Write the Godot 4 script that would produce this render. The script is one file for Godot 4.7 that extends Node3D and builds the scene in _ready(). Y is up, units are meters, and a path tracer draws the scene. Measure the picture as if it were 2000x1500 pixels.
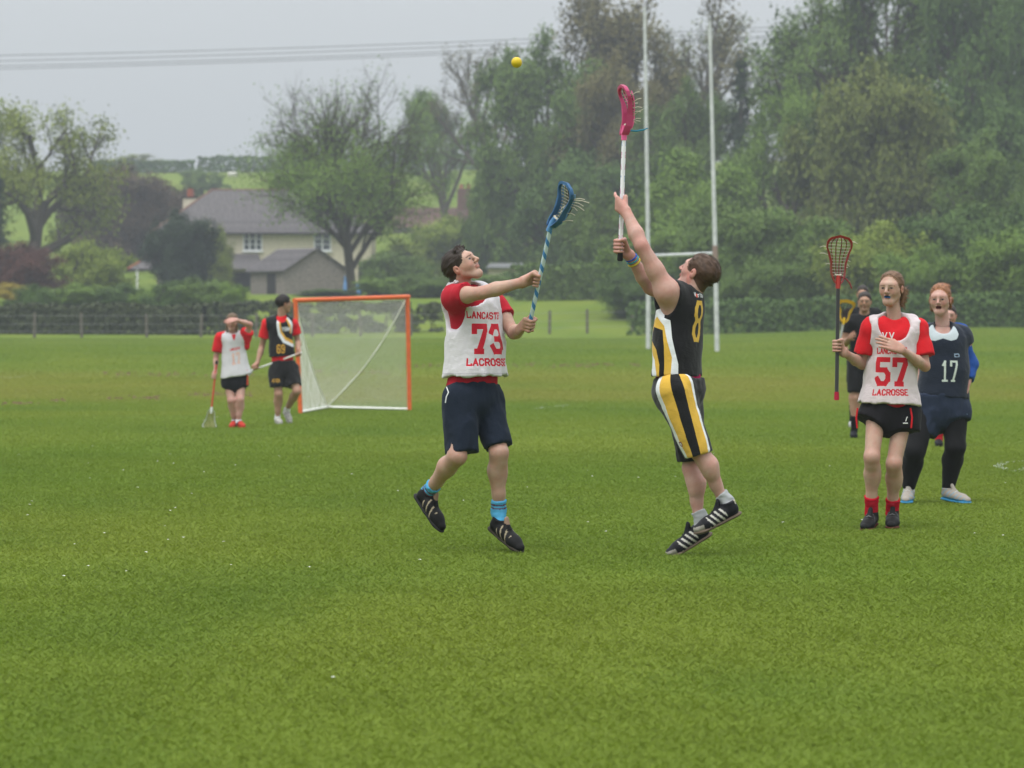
extends Node3D
# A lacrosse match on a misty school field. Units are metres, y is up, the camera looks along -z.

const F := 6200.0                      # focal length in photo pixels (2000 x 1500)
const CAM := Vector3(0.0, 1.26, 0.0)   # a crouching photographer
var cam_basis := Basis(Vector3.RIGHT, -atan(95.0 / 6200.0))
var used := {}
var mats := {}
var nothing: Callable

# ---------------------------------------------------------------- helpers
func at(px: float, py: float, depth: float) -> Vector3:      # the point that many metres ahead seen at that photo pixel
	return CAM + cam_basis * Vector3((px - 1000.0) / F * depth, (750.0 - py) / F * depth, -depth)

func numbered(called: String) -> String:
	var n: int = used.get(called, -1) + 1
	used[called] = n
	return called if n == 0 else "%s_%03d" % [called, n]

func tag(o: Node, label: String, category: String, group := "") -> void:
	o.set_meta("label", label)
	o.set_meta("category", category)
	if group != "":
		o.set_meta("group", group)

func thing(called: String, label: String, category: String, where: Vector3, group := "") -> Node3D:
	var o := Node3D.new()
	o.name = numbered(called)
	add_child(o)
	o.position = where
	tag(o, label, category, group)
	return o

func part(called: String, m: Mesh, material: Material, parent: Node, where := Vector3.ZERO) -> MeshInstance3D:
	var o := MeshInstance3D.new()
	o.name = called
	o.mesh = m
	o.material_override = material
	o.position = where
	parent.add_child(o, true)
	return o

func structure(called: String, m: Mesh, material: Material) -> MeshInstance3D:
	var o := part(numbered(called), m, material, self)
	o.set_meta("kind", "structure")
	return o

func lin(r: float, g: float, b: float) -> Color:      # a linear base colour as the sRGB value that albedo_color takes
	return Color(r, g, b).linear_to_srgb()

func mat(called: String, c: Color, rough := 0.8, spec := 0.3, vertex := false) -> StandardMaterial3D:
	var m := StandardMaterial3D.new()
	m.resource_name = called
	m.albedo_color = c
	m.roughness = rough
	m.metallic_specular = spec
	m.vertex_color_use_as_albedo = vertex
	mats[called] = m
	return m

func noise_tex(freq: float, lo: float, hi: float, octaves: int, sd: int, size := 256) -> NoiseTexture2D:
	var n := FastNoiseLite.new()
	n.noise_type = FastNoiseLite.TYPE_SIMPLEX_SMOOTH
	n.seed = sd
	n.frequency = freq
	n.fractal_octaves = octaves
	var t := NoiseTexture2D.new()
	t.width = size
	t.height = size
	t.seamless = true
	t.noise = n
	var g := Gradient.new()
	g.set_color(0, Color(lo, lo, lo))
	g.set_color(1, Color(hi, hi, hi))
	t.color_ramp = g
	return t

func grain(m: StandardMaterial3D, tex: Texture2D, scale: float, bump := 0.0, bump_tex: Texture2D = null) -> StandardMaterial3D:
	m.albedo_texture = tex
	m.uv1_triplanar = true
	m.uv1_scale = Vector3.ONE * scale
	if bump > 0.0:
		m.heightmap_enabled = true
		m.heightmap_scale = bump
		m.heightmap_texture = bump_tex if bump_tex else tex
	return m

# a growing triangle mesh
class Buf:
	var v := PackedVector3Array()
	var n := PackedVector3Array()
	var c := PackedColorArray()
	var u := PackedVector2Array()
	var i := PackedInt32Array()
	var col := Color.WHITE

	func vert(p: Vector3, nn: Vector3, uv := Vector2.ZERO) -> int:
		v.append(p)
		n.append(nn)
		c.append(col)
		u.append(uv)
		return v.size() - 1

	func tri(a: Vector3, b: Vector3, d: Vector3) -> void:
		var nn := (d - a).cross(b - a).normalized()
		var k := vert(a, nn)
		vert(b, nn)
		vert(d, nn)
		i.append_array([k, k + 1, k + 2])

	func quad(a: Vector3, b: Vector3, d: Vector3, e: Vector3) -> void:
		var nn := (d - a).cross(b - a).normalized()
		var k := vert(a, nn, Vector2(0, 0))
		vert(b, nn, Vector2(1, 0))
		vert(d, nn, Vector2(1, 1))
		vert(e, nn, Vector2(0, 1))
		i.append_array([k, k + 1, k + 2, k, k + 2, k + 3])

	func box(lo: Vector3, hi: Vector3, t := Transform3D.IDENTITY) -> void:
		var p := []
		for k in 8:
			p.append(t * Vector3(hi.x if k & 1 else lo.x, hi.y if k & 2 else lo.y, hi.z if k & 4 else lo.z))
		for f in [[0, 2, 3, 1], [4, 5, 7, 6], [0, 1, 5, 4], [2, 6, 7, 3], [0, 4, 6, 2], [1, 3, 7, 5]]:
			quad(p[f[0]], p[f[1]], p[f[2]], p[f[3]])

	func tube(path: Array, radii: Array, sides: int, caps := true) -> void:
		var first := v.size()
		var side := Vector3.ZERO
		for k in path.size():
			var dir: Vector3 = (path[mini(k + 1, path.size() - 1)] - path[maxi(k - 1, 0)]).normalized()
			if k == 0:
				side = dir.cross(Vector3.UP if absf(dir.y) < 0.9 else Vector3.RIGHT).normalized()
			else:
				side = (side - dir * side.dot(dir)).normalized()
			var over := dir.cross(side)
			var r: float = radii[mini(k, radii.size() - 1)]
			for j in sides:
				var a := TAU * j / sides
				var nn := side * cos(a) + over * sin(a)
				vert(path[k] + nn * r, nn, Vector2(float(j) / sides, float(k)))
		for k in path.size() - 1:
			for j in sides:
				var a := first + k * sides + j
				var b := first + k * sides + (j + 1) % sides
				i.append_array([a, b + sides, b, a, a + sides, b + sides])
		if caps and sides > 3:
			for e in [0, path.size() - 1]:
				var nn: Vector3 = (path[0] - path[1]).normalized() if e == 0 else (path[e] - path[e - 1]).normalized()
				var m := vert(path[e], nn)
				for j in sides:
					vert(v[first + e * sides + j], nn)
				for j in sides:
					if e == 0:
						i.append_array([m, m + 1 + j, m + 1 + (j + 1) % sides])
					else:
						i.append_array([m, m + 1 + (j + 1) % sides, m + 1 + j])

	func mesh() -> ArrayMesh:
		# a cylinder's seam: repeat the vertices of the triangles that cross it
		for t in range(0, i.size(), 3):
			var a := u[i[t]].x
			var b := u[i[t + 1]].x
			var d := u[i[t + 2]].x
			if maxf(a, maxf(b, d)) - minf(a, minf(b, d)) > 0.5 and maxf(a, maxf(b, d)) <= 1.0 and wrap:
				for k in 3:
					var q := i[t + k]
					if u[q].x < 0.5:
						v.append(v[q])
						n.append(n[q])
						c.append(c[q])
						u.append(u[q] + Vector2(1, 0))
						i[t + k] = v.size() - 1
		var arr := []
		arr.resize(Mesh.ARRAY_MAX)
		arr[Mesh.ARRAY_VERTEX] = v
		arr[Mesh.ARRAY_NORMAL] = n
		arr[Mesh.ARRAY_COLOR] = c
		arr[Mesh.ARRAY_TEX_UV] = u
		arr[Mesh.ARRAY_INDEX] = i
		var m := ArrayMesh.new()
		m.add_surface_from_arrays(Mesh.PRIMITIVE_TRIANGLES, arr)
		return m
	var wrap := false

# ground height: flat pitch, a low bank, then the garden slope and the hill
const PROFILE := [[-50.0, 0.0], [52.0, 0.0], [60.0, 0.05], [95.0, 0.74], [140.0, 1.05], [163.0, 1.45], [187.0, 3.35], [228.0, 4.2], [258.0, 4.9], [330.0, 11.5], [425.0, 23.0], [470.0, 24.0], [640.0, 20.0]]
func ground(x: float, z: float) -> float:
	var d := -z
	var h := 0.0
	for k in PROFILE.size() - 1:
		if d >= PROFILE[k][0] and d <= PROFILE[k + 1][0]:
			var t: float = (d - PROFILE[k][0]) / (PROFILE[k + 1][0] - PROFILE[k][0])
			var m0: float = 0.0 if k == 0 else (PROFILE[k + 1][1] - PROFILE[k - 1][1]) / (PROFILE[k + 1][0] - PROFILE[k - 1][0])
			var m1: float = 0.0 if k + 2 >= PROFILE.size() else (PROFILE[k + 2][1] - PROFILE[k][1]) / (PROFILE[k + 2][0] - PROFILE[k][0])
			var w: float = PROFILE[k + 1][0] - PROFILE[k][0]
			h = PROFILE[k][1] * (2 * t * t * t - 3 * t * t + 1) + m0 * w * (t * t * t - 2 * t * t + t) + PROFILE[k + 1][1] * (3 * t * t - 2 * t * t * t) + m1 * w * (t * t * t - t * t)
			break
	if d < 52.0:
		h = 0.0
	h += smoothstep(4.0, 22.0, x) * smoothstep(95.0, 140.0, d) * 0.5
	h += smoothstep(-30.0, 60.0, x) * smoothstep(380.0, 430.0, d) * 1.2
	return h

func on_ground(px: float, depth: float) -> Vector3:      # the spot on the ground that many metres ahead, under that photo column
	var p := at(px, 700.0, depth)
	return Vector3(p.x, ground(p.x, p.z), p.z)

# ---------------------------------------------------------------- smooth bodies: distance fields meshed as surface nets
class Sdf:
	var o: Vector3
	var c: float
	var nx: int
	var ny: int
	var nz: int
	var d := PackedFloat32Array()
	var EDGES := PackedInt32Array([0, 1, 2, 3, 4, 5, 6, 7, 0, 2, 1, 3, 4, 6, 5, 7, 0, 4, 1, 5, 2, 6, 3, 7])
	var CORNERS := PackedVector3Array([Vector3(0, 0, 0), Vector3(1, 0, 0), Vector3(0, 1, 0), Vector3(1, 1, 0), Vector3(0, 0, 1), Vector3(1, 0, 1), Vector3(0, 1, 1), Vector3(1, 1, 1)])

	func _init(lo: Vector3, hi: Vector3, cell: float) -> void:
		o = lo
		c = cell
		nx = int((hi.x - lo.x) / cell) + 2
		ny = int((hi.y - lo.y) / cell) + 2
		nz = int((hi.z - lo.z) / cell) + 2
		d.resize(nx * ny * nz)
		d.fill(9.0)

	# joins (or, with cut, takes away) a tapered capsule from a to b; w squeezes space, cap_a and cap_b end it flat
	func bone(a: Vector3, b: Vector3, ra: float, rb: float, k := 0.02, w := Basis.IDENTITY, cap_a := false, cap_b := false, cut := false) -> void:
		var reach := maxf(ra, rb) + k + 2.5 * c
		var lo := a.min(b) - Vector3.ONE * reach
		var hi := a.max(b) + Vector3.ONE * reach
		var x0 := maxi(0, int((lo.x - o.x) / c))
		var y0 := maxi(0, int((lo.y - o.y) / c))
		var z0 := maxi(0, int((lo.z - o.z) / c))
		var x1 := mini(nx - 1, int((hi.x - o.x) / c) + 1)
		var y1 := mini(ny - 1, int((hi.y - o.y) / c) + 1)
		var z1 := mini(nz - 1, int((hi.z - o.z) / c) + 1)
		var ba := w * (b - a)
		var bb := maxf(ba.dot(ba), 1e-9)
		var len := sqrt(bb)
		var dr := rb - ra
		var step := w * Vector3(c, 0, 0)
		var capped := cap_a or cap_b
		for z in range(z0, z1 + 1):
			for y in range(y0, y1 + 1):
				var p := w * (o + Vector3(x0, y, z) * c - a)
				var at_ := (z * ny + y) * nx + x0
				for x in range(x0, x1 + 1):
					var t := p.dot(ba) / bb
					var h := clampf(t, 0.0, 1.0)
					var q := (p - ba * h).length() - ra - dr * h
					if capped:
						if cap_b:
							q = maxf(q, (t - 1.0) * len)
						if cap_a:
							q = maxf(q, -t * len)
					var e := d[at_]
					if cut:
						q = -q
						var m := maxf(k - absf(e - q), 0.0)
						d[at_] = maxf(e, q) + m * m * 0.25 / maxf(k, 1e-6)
					else:
						var m := k - absf(e - q)
						if m > 0.0:
							d[at_] = minf(e, q) - m * m * 0.25 / k
						elif q < e:
							d[at_] = q
					at_ += 1
					p += step

	func plane(at_: Vector3, n: Vector3) -> void:      # keeps what lies behind the plane
		var k := 0
		for z in nz:
			for y in ny:
				var v := (o + Vector3(0, y, z) * c - at_).dot(n)
				for x in nx:
					if v > d[k]:
						d[k] = v
					k += 1
					v += n.x * c

	func wrinkle(n: FastNoiseLite, amp: float, stretch: Basis) -> void:
		var k := 0
		for z in nz:
			for y in ny:
				for x in nx:
					if absf(d[k]) < amp + 2.0 * c:
						d[k] += amp * n.get_noise_3dv(stretch * (o + Vector3(x, y, z) * c))
					k += 1

	func mesh_into(b: Buf, colour: Callable, uv: Callable) -> void:
		var index := PackedInt32Array()
		index.resize(d.size())
		index.fill(-1)
		var first := b.v.size()
		start_index = b.i.size()
		var sy := nx
		var sz := nx * ny
		var near := 4.5 * c
		for z in nz - 1:
			for y in ny - 1:
				var at_ := z * sz + y * sy
				for x in nx - 1:
					var v0 := d[at_]
					if v0 < near and v0 > -near:
						var v1 := d[at_ + 1]
						var v2 := d[at_ + sy]
						var v3 := d[at_ + sy + 1]
						var v4 := d[at_ + sz]
						var v5 := d[at_ + sz + 1]
						var v6 := d[at_ + sz + sy]
						var v7 := d[at_ + sz + sy + 1]
						var s := int(v0 < 0.0) | int(v1 < 0.0) << 1 | int(v2 < 0.0) << 2 | int(v3 < 0.0) << 3 | int(v4 < 0.0) << 4 | int(v5 < 0.0) << 5 | int(v6 < 0.0) << 6 | int(v7 < 0.0) << 7
						if s != 0 and s != 255:
							var f := PackedFloat32Array([v0, v1, v2, v3, v4, v5, v6, v7])
							var sum := Vector3.ZERO
							var n := 0
							for e in range(0, 24, 2):
								var i := EDGES[e]
								var j := EDGES[e + 1]
								if (s >> i & 1) != (s >> j & 1):
									var t := f[i] / (f[i] - f[j])
									sum += CORNERS[i].lerp(CORNERS[j], t)
									n += 1
							var g := Vector3(f[1] + f[3] + f[5] + f[7] - f[0] - f[2] - f[4] - f[6], f[2] + f[3] + f[6] + f[7] - f[0] - f[1] - f[4] - f[5], f[4] + f[5] + f[6] + f[7] - f[0] - f[1] - f[2] - f[3]).normalized()
							var p := o + (Vector3(x, y, z) + sum / n) * c
							if colour.is_valid():
								b.col = colour.call(p, g)
							index[at_] = b.vert(p, g, uv.call(p, g) if uv.is_valid() else Vector2.ZERO)
					at_ += 1
		for z in range(1, nz - 1):
			for y in range(1, ny - 1):
				var at_ := z * sz + y * sy + 1
				for x in range(1, nx - 1):
					if index[at_] >= 0:
						var s0 := d[at_] < 0.0
						if s0 != (d[at_ + 1] < 0.0):
							quad(b, index, at_, at_ - sy, at_ - sy - sz, at_ - sz, not s0)
						if s0 != (d[at_ + sy] < 0.0):
							quad(b, index, at_, at_ - sz, at_ - 1 - sz, at_ - 1, not s0)
						if s0 != (d[at_ + sz] < 0.0):
							quad(b, index, at_, at_ - 1, at_ - 1 - sy, at_ - sy, not s0)
					at_ += 1
		# smooth normals from the faces
		var acc := PackedVector3Array()
		acc.resize(b.v.size() - first)
		for t in range(start_index, b.i.size(), 3):
			var i0 := b.i[t]
			var i1 := b.i[t + 1]
			var i2 := b.i[t + 2]
			var nn := (b.v[i2] - b.v[i0]).cross(b.v[i1] - b.v[i0])
			acc[i0 - first] += nn
			acc[i1 - first] += nn
			acc[i2 - first] += nn
		for k in acc.size():
			var nn := acc[k].normalized()
			if nn.dot(b.n[first + k]) < 0.0:
				nn = -nn
			if nn != Vector3.ZERO:
				b.n[first + k] = nn
	var start_index := 0

	func quad(b: Buf, index: PackedInt32Array, p: int, q: int, r: int, s: int, flip: bool) -> void:
		var i0 := index[p]
		var i1 := index[q]
		var i2 := index[r]
		var i3 := index[s]
		if i0 < 0 or i1 < 0 or i2 < 0 or i3 < 0:
			return
		if flip:
			b.i.append_array([i0, i1, i2, i0, i2, i3])
		else:
			b.i.append_array([i0, i2, i1, i0, i3, i2])

func camera_and_light() -> void:
	var cam := Camera3D.new()
	cam.name = "camera"
	add_child(cam)
	cam.position = CAM
	cam.basis = cam_basis
	cam.fov = rad_to_deg(2.0 * atan(750.0 / F))
	cam.near = 0.5
	cam.far = 2000.0
	var lens := CameraAttributesPhysical.new()
	lens.frustum_focal_length = 12.0 / (750.0 / F)
	lens.frustum_focus_distance = 18.4
	lens.exposure_aperture = lens.frustum_focal_length / 23.0      # an opening of 23 mm
	lens.frustum_near = 0.5
	lens.frustum_far = 2000.0
	cam.attributes = lens
	cam.current = true

	var world := WorldEnvironment.new()
	world.name = "world"
	var e := Environment.new()
	var sky := ProceduralSkyMaterial.new()
	# an overcast sky: brighter towards the zenith
	sky.sky_top_color = lin(2.1, 2.18, 2.25)
	sky.sky_horizon_color = lin(0.340, 0.366, 0.382)
	sky.sky_curve = 0.6
	sky.ground_horizon_color = lin(0.40, 0.43, 0.43)
	sky.ground_bottom_color = lin(0.10, 0.13, 0.06)
	sky.sky_energy_multiplier = 1.0
	sky.sun_angle_max = 1.0
	var s := Sky.new()
	s.sky_material = sky
	e.background_mode = Environment.BG_SKY
	e.sky = s
	e.tonemap_mode = Environment.TONE_MAPPER_LINEAR
	e.tonemap_exposure = 1.15
	e.sdfgi_enabled = true
	e.ssao_enabled = true
	e.ssil_enabled = true
	e.fog_enabled = true
	e.fog_density = 0.00055
	e.fog_light_color = lin(0.80, 0.86, 0.93)
	world.environment = e
	add_child(world)

	var sun := DirectionalLight3D.new()
	sun.name = "overcast_sun"
	sun.light_energy = 0.5
	sun.light_color = Color(1.0, 0.985, 0.96)
	sun.light_angular_distance = 28.0
	sun.shadow_enabled = true
	sun.sky_mode = DirectionalLight3D.SKY_MODE_LIGHT_ONLY
	add_child(sun)
	sun.look_at_from_position(Vector3(-3, 10, 4), Vector3.ZERO)

# ---------------------------------------------------------------- ground and grass
var field_noise := FastNoiseLite.new()
var spot_noise := FastNoiseLite.new()

func field_colour(x: float, d: float) -> Color:       # linear base colour of the turf
	var a := field_noise.get_noise_2d(x * 1.0, d * 0.6)
	var b := spot_noise.get_noise_2d(x, d * 0.2)
	var c := Color(0.154, 0.230, 0.032).lerp(Color(0.198, 0.255, 0.039), clampf(0.5 + a * 0.9, 0, 1))
	c = c.lerp(Color(0.116, 0.195, 0.032), clampf(b * 0.9, 0, 0.6))
	# a strip of worn, yellowing turf runs across behind the goal
	var mid := 67.0 + 3.0 * field_noise.get_noise_2d(x * 0.5, 7.0)
	var dry := smoothstep(57.0, 61.0, d + 1.5 * b) * (1.0 - smoothstep(mid + 5.0, mid + 14.0, d + 6.0 * a))
	c = c.lerp(Color(0.28, 0.26, 0.060), 0.60 * dry * clampf(0.75 + b * 0.6, 0.2, 1.0))
	return c

func build_ground() -> void:
	field_noise.seed = 5
	field_noise.frequency = 0.11
	field_noise.fractal_octaves = 3
	spot_noise.seed = 9
	spot_noise.frequency = 0.55
	spot_noise.fractal_octaves = 3
	var rows := []
	var d := -40.0
	while d < 640.0:
		rows.append(d)
		d += 2.0 if d < 6.0 else 0.7 if d < 30.0 else 1.0 if d < 130.0 else 3.0 if d < 300.0 else 8.0
	var cols := 110
	var b := Buf.new()
	for r in rows:
		var half: float = 14.0 + absf(r) * 0.30
		for k in cols + 1:
			var x: float = lerpf(-half, half, float(k) / cols)
			var y := ground(x, -r)
			var e := 0.4
			var nn := Vector3(ground(x - e, -r) - ground(x + e, -r), 2.0 * e, ground(x, -r - e) - ground(x, -r + e)).normalized()
			b.col = field_colour(x, r)
			b.vert(Vector3(x, y, -r), nn)
	for r in rows.size() - 1:
		for k in cols:
			var a := r * (cols + 1) + k
			b.i.append_array([a, a + cols + 1, a + cols + 2, a, a + cols + 2, a + 1])
	var m := mat("turf", Color(0.95, 0.95, 0.95), 0.95, 0.1, true)
	grain(m, noise_tex(0.09, 0.72, 1.0, 5, 3), 1.3)
	m.uv1_world_triplanar = true
	structure("field", b.mesh(), m)

# tints of single grass plants in the sward, one per blade from root to tip; the last is a dead one
const PLANTS := [Color(0.92, 0.95, 0.9), Color(0.99, 1.0, 0.95), Color(1.06, 1.03, 1.0), Color(1.13, 1.07, 1.05), Color(1.2, 1.12, 1.1), Color(0.95, 0.97, 0.92), Color(1.03, 1.01, 0.97), Color(1.1, 1.05, 1.02), Color(1.6, 1.3, 1.4)]

func blade_patch(rng: RandomNumberGenerator, size: float, count: int, tall: float, wide: float) -> ArrayMesh:
	var b := Buf.new()
	for k in count:
		var p := Vector3((rng.randf() - rng.randf()) * size, -0.003, (rng.randf() - rng.randf()) * size)
		var a := rng.randf() * TAU
		var side := Vector3(cos(a), 0, sin(a)) * wide * rng.randf_range(0.6, 1.2)
		var h := tall * rng.randf_range(0.45, 1.15)
		var lean := Vector3(rng.randf_range(-1, 1), 0, rng.randf_range(-1, 1)) * h * 1.5
		b.col = PLANTS[rng.randi_range(0, PLANTS.size() - 1)]      # the four corners of a blade share one colour
		var up := Vector3(0, h, 0) + lean
		var nn := up.cross(side).normalized()
		var q := b.vert(p - side * 0.5, nn)
		b.vert(p + side * 0.5, nn)
		b.vert(p + Vector3(0, h * 0.6, 0) + lean * 0.35 + side * 0.4, nn)
		b.vert(p + up, nn)
		b.i.append_array([q, q + 1, q + 2, q, q + 2, q + 3])
	return b.mesh()

func build_grass() -> void:
	var rng := RandomNumberGenerator.new()
	rng.seed = 11
	var m := mat("grass_blades", Color.WHITE, 0.6, 0.25, true)
	m.backlight_enabled = true
	m.backlight = lin(0.6, 0.6, 0.35)
	# [from, to, patch size, blades, height, width]
	for zone in [[7.6, 16.0, 0.5, 2600, 0.017, 0.0034], [16.0, 34.0, 0.8, 4000, 0.018, 0.0042], [34.0, 72.0, 1.5, 5000, 0.020, 0.007], [72.0, 150.0, 2.5, 4000, 0.026, 0.016]]:
		var where := [[], [], []]
		var tint := [[], [], []]
		var d: float = zone[0]
		while d < zone[1]:
			var half: float = 2.2 + (d + zone[2]) * 0.165
			var x := -half
			while x < half:
				var px: float = x + rng.randf_range(-0.12, 0.12) * zone[2]
				var pd: float = d + rng.randf_range(-0.12, 0.12) * zone[2]
				var t := Transform3D(Basis(Vector3.UP, rng.randi_range(0, 3) * PI / 2 + rng.randf_range(-0.3, 0.3)).scaled(Vector3(1, rng.randf_range(0.85, 1.15), 1)), Vector3(px, ground(px, -pd), -pd))
				var gx := (ground(px + 0.5, -pd) - ground(px - 0.5, -pd))
				var gz := (ground(px, -pd + 0.5) - ground(px, -pd - 0.5))
				t.basis = Basis(Vector3(1, gx, 0), Vector3.UP, Vector3(0, gz, 1)) * t.basis
				var kind := rng.randi_range(0, 2)
				where[kind].append(t)
				var c := field_colour(px, pd)
				tint[kind].append(c)
				x += zone[2]
			d += zone[2]
		for kind in 3:
			var mm := MultiMesh.new()
			mm.transform_format = MultiMesh.TRANSFORM_3D
			mm.use_colors = true
			mm.mesh = blade_patch(rng, zone[2], zone[3], zone[4], zone[5])
			mm.instance_count = where[kind].size()
			for k in where[kind].size():
				mm.set_instance_transform(k, where[kind][k])
				mm.set_instance_color(k, tint[kind][k])
			var o := MultiMeshInstance3D.new()
			o.name = numbered("mown_grass")
			o.multimesh = mm
			o.material_override = m
			add_child(o)
			o.set_meta("kind", "stuff")
			tag(o, "short mown green grass covering the playing field", "grass", "grass of the playing field")

# ---------------------------------------------------------------- trees, shrubs and hedges
# a tree's wood and leaves grow from one skeleton; kinds differ in how they branch
func grow(w: Buf, tips: Array, rng: RandomNumberGenerator, p: Vector3, dir: Vector3, length: float, r: float, level: int, k: Dictionary) -> void:
	var path := [p]
	var radii := [r]
	var steps := 4 if level < 2 else 3
	var end: float = r * (0.62 if level < k.levels else 0.35)
	for s in steps:
		var j: float = k.wobble
		dir = (dir + Vector3(rng.randf_range(-j, j), rng.randf_range(-j, j) + k.rise * (0.6 if level > 0 else 0.0), rng.randf_range(-j, j))).normalized()
		p += dir * length / steps
		path.append(p)
		radii.append(lerpf(r, end, float(s + 1) / steps))
	w.tube(path, radii, 7 if level == 0 else 5 if level == 1 else 3, false)
	if level >= k.levels:
		for s in range(1, path.size()):
			tips.append([path[s], dir])
		return
	if level >= k.levels - 1:
		tips.append([path[-1], dir])
	var n: int = k.kids[level]
	for c in n:
		var t: float = lerpf(k.start[level], 1.0, (c + rng.randf() * 0.8) / n)
		var f: float = t * steps
		var a: int = mini(int(f), steps - 1)
		var q: Vector3 = path[a].lerp(path[a + 1], f - a)
		var along: Vector3 = (path[a + 1] - path[a]).normalized()
		var side := along.cross(Vector3(rng.randf_range(-1, 1), rng.randf_range(-1, 1), rng.randf_range(-1, 1))).normalized()
		if level == 0:
			var ang: float = c * 2.4 + rng.randf_range(-0.4, 0.4)
			side = Vector3(cos(ang), 0.0, sin(ang))
		var open: float = k.angle[level] * rng.randf_range(0.75, 1.2) * (1.15 - 0.4 * t)
		var d2 := (along * cos(open) + side * sin(open)).normalized()
		grow(w, tips, rng, q, d2, length * k.ratio[level] * rng.randf_range(0.75, 1.15) * (1.15 - 0.45 * t * k.taper), lerpf(r, end, t) * k.get("thin", 0.62), level + 1, k)

func leaf_quad(b: Buf, rng: RandomNumberGenerator, p: Vector3, out: Vector3, size: float) -> void:
	var nn := (out + Vector3(rng.randf_range(-1, 1), rng.randf_range(-0.4, 1.2), rng.randf_range(-1, 1))).normalized()
	var s := nn.cross(Vector3(rng.randf_range(-1, 1), rng.randf_range(-1, 1), rng.randf_range(-1, 1))).normalized() * size * rng.randf_range(0.6, 1.2)
	var t := nn.cross(s) * rng.randf_range(0.55, 0.9)
	var q := b.vert(p - s * 0.5, nn)
	b.vert(p + t * 0.4 - s * 0.05, nn)
	b.vert(p + s * 0.5, nn)
	b.vert(p - t * 0.4 + s * 0.1, nn)
	b.i.append_array([q, q + 1, q + 2, q, q + 2, q + 3])

func leaf_tone(rng: RandomNumberGenerator, young: float) -> Color:
	var t := rng.randf()
	var c := Color(0.72, 0.80, 0.75).lerp(Color(1.25, 1.2, 1.0), t)
	return c.lerp(Color(1.55, 1.35, 1.0), young * rng.randf())

func make_kind(sd: int, k: Dictionary) -> Array:      # [wood mesh, leaf mesh, height, half width]
	var rng := RandomNumberGenerator.new()
	rng.seed = sd
	var w := Buf.new()
	var tips := []
	var stems: int = k.get("stems", 1)
	for s in stems:
		var dir := Vector3(rng.randf_range(-0.1, 0.1), 1, rng.randf_range(-0.1, 0.1))
		var off := Vector3.ZERO
		if stems > 1:
			var a := TAU * s / stems
			dir = Vector3(cos(a) * 0.55 * rng.randf(), 1, sin(a) * 0.55 * rng.randf())
			off = Vector3(cos(a), 0, sin(a)) * 0.15
		grow(w, tips, rng, off + Vector3(0, -0.3, 0), dir.normalized(), k.trunk, k.girth, 0, k)
	var b := Buf.new()
	var top := 0.0
	var wide := 0.0
	var reach := []
	var heights := []
	for t in tips:
		heights.append(t[0].y)
		reach.append(Vector2(t[0].x, t[0].z).length())
	reach.sort()
	heights.sort()
	top = heights[int(heights.size() * 0.985)]
	wide = reach[int(reach.size() * 0.86)]
	var mid := Vector3(0, top * 0.55, 0)
	for t in tips:
		var p: Vector3 = t[0]
		if rng.randf() < k.get("bare", 0.0) + k.get("bare_top", 0.0) * smoothstep(0.5, 0.85, p.y / top):
			continue
		var tone := leaf_tone(rng, k.get("young", 0.3))
		for n in k.leaves:
			var o: Vector3 = Vector3(rng.randfn(0, 1), rng.randfn(0, 0.7), rng.randfn(0, 1)) * k.spread
			b.col = tone * leaf_tone(rng, 0.0)
			leaf_quad(b, rng, p + o, (p + o - mid).normalized() * 0.7, k.leaf)
	return [w.mesh(), b.mesh() if b.v.size() else null, top, wide]

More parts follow.
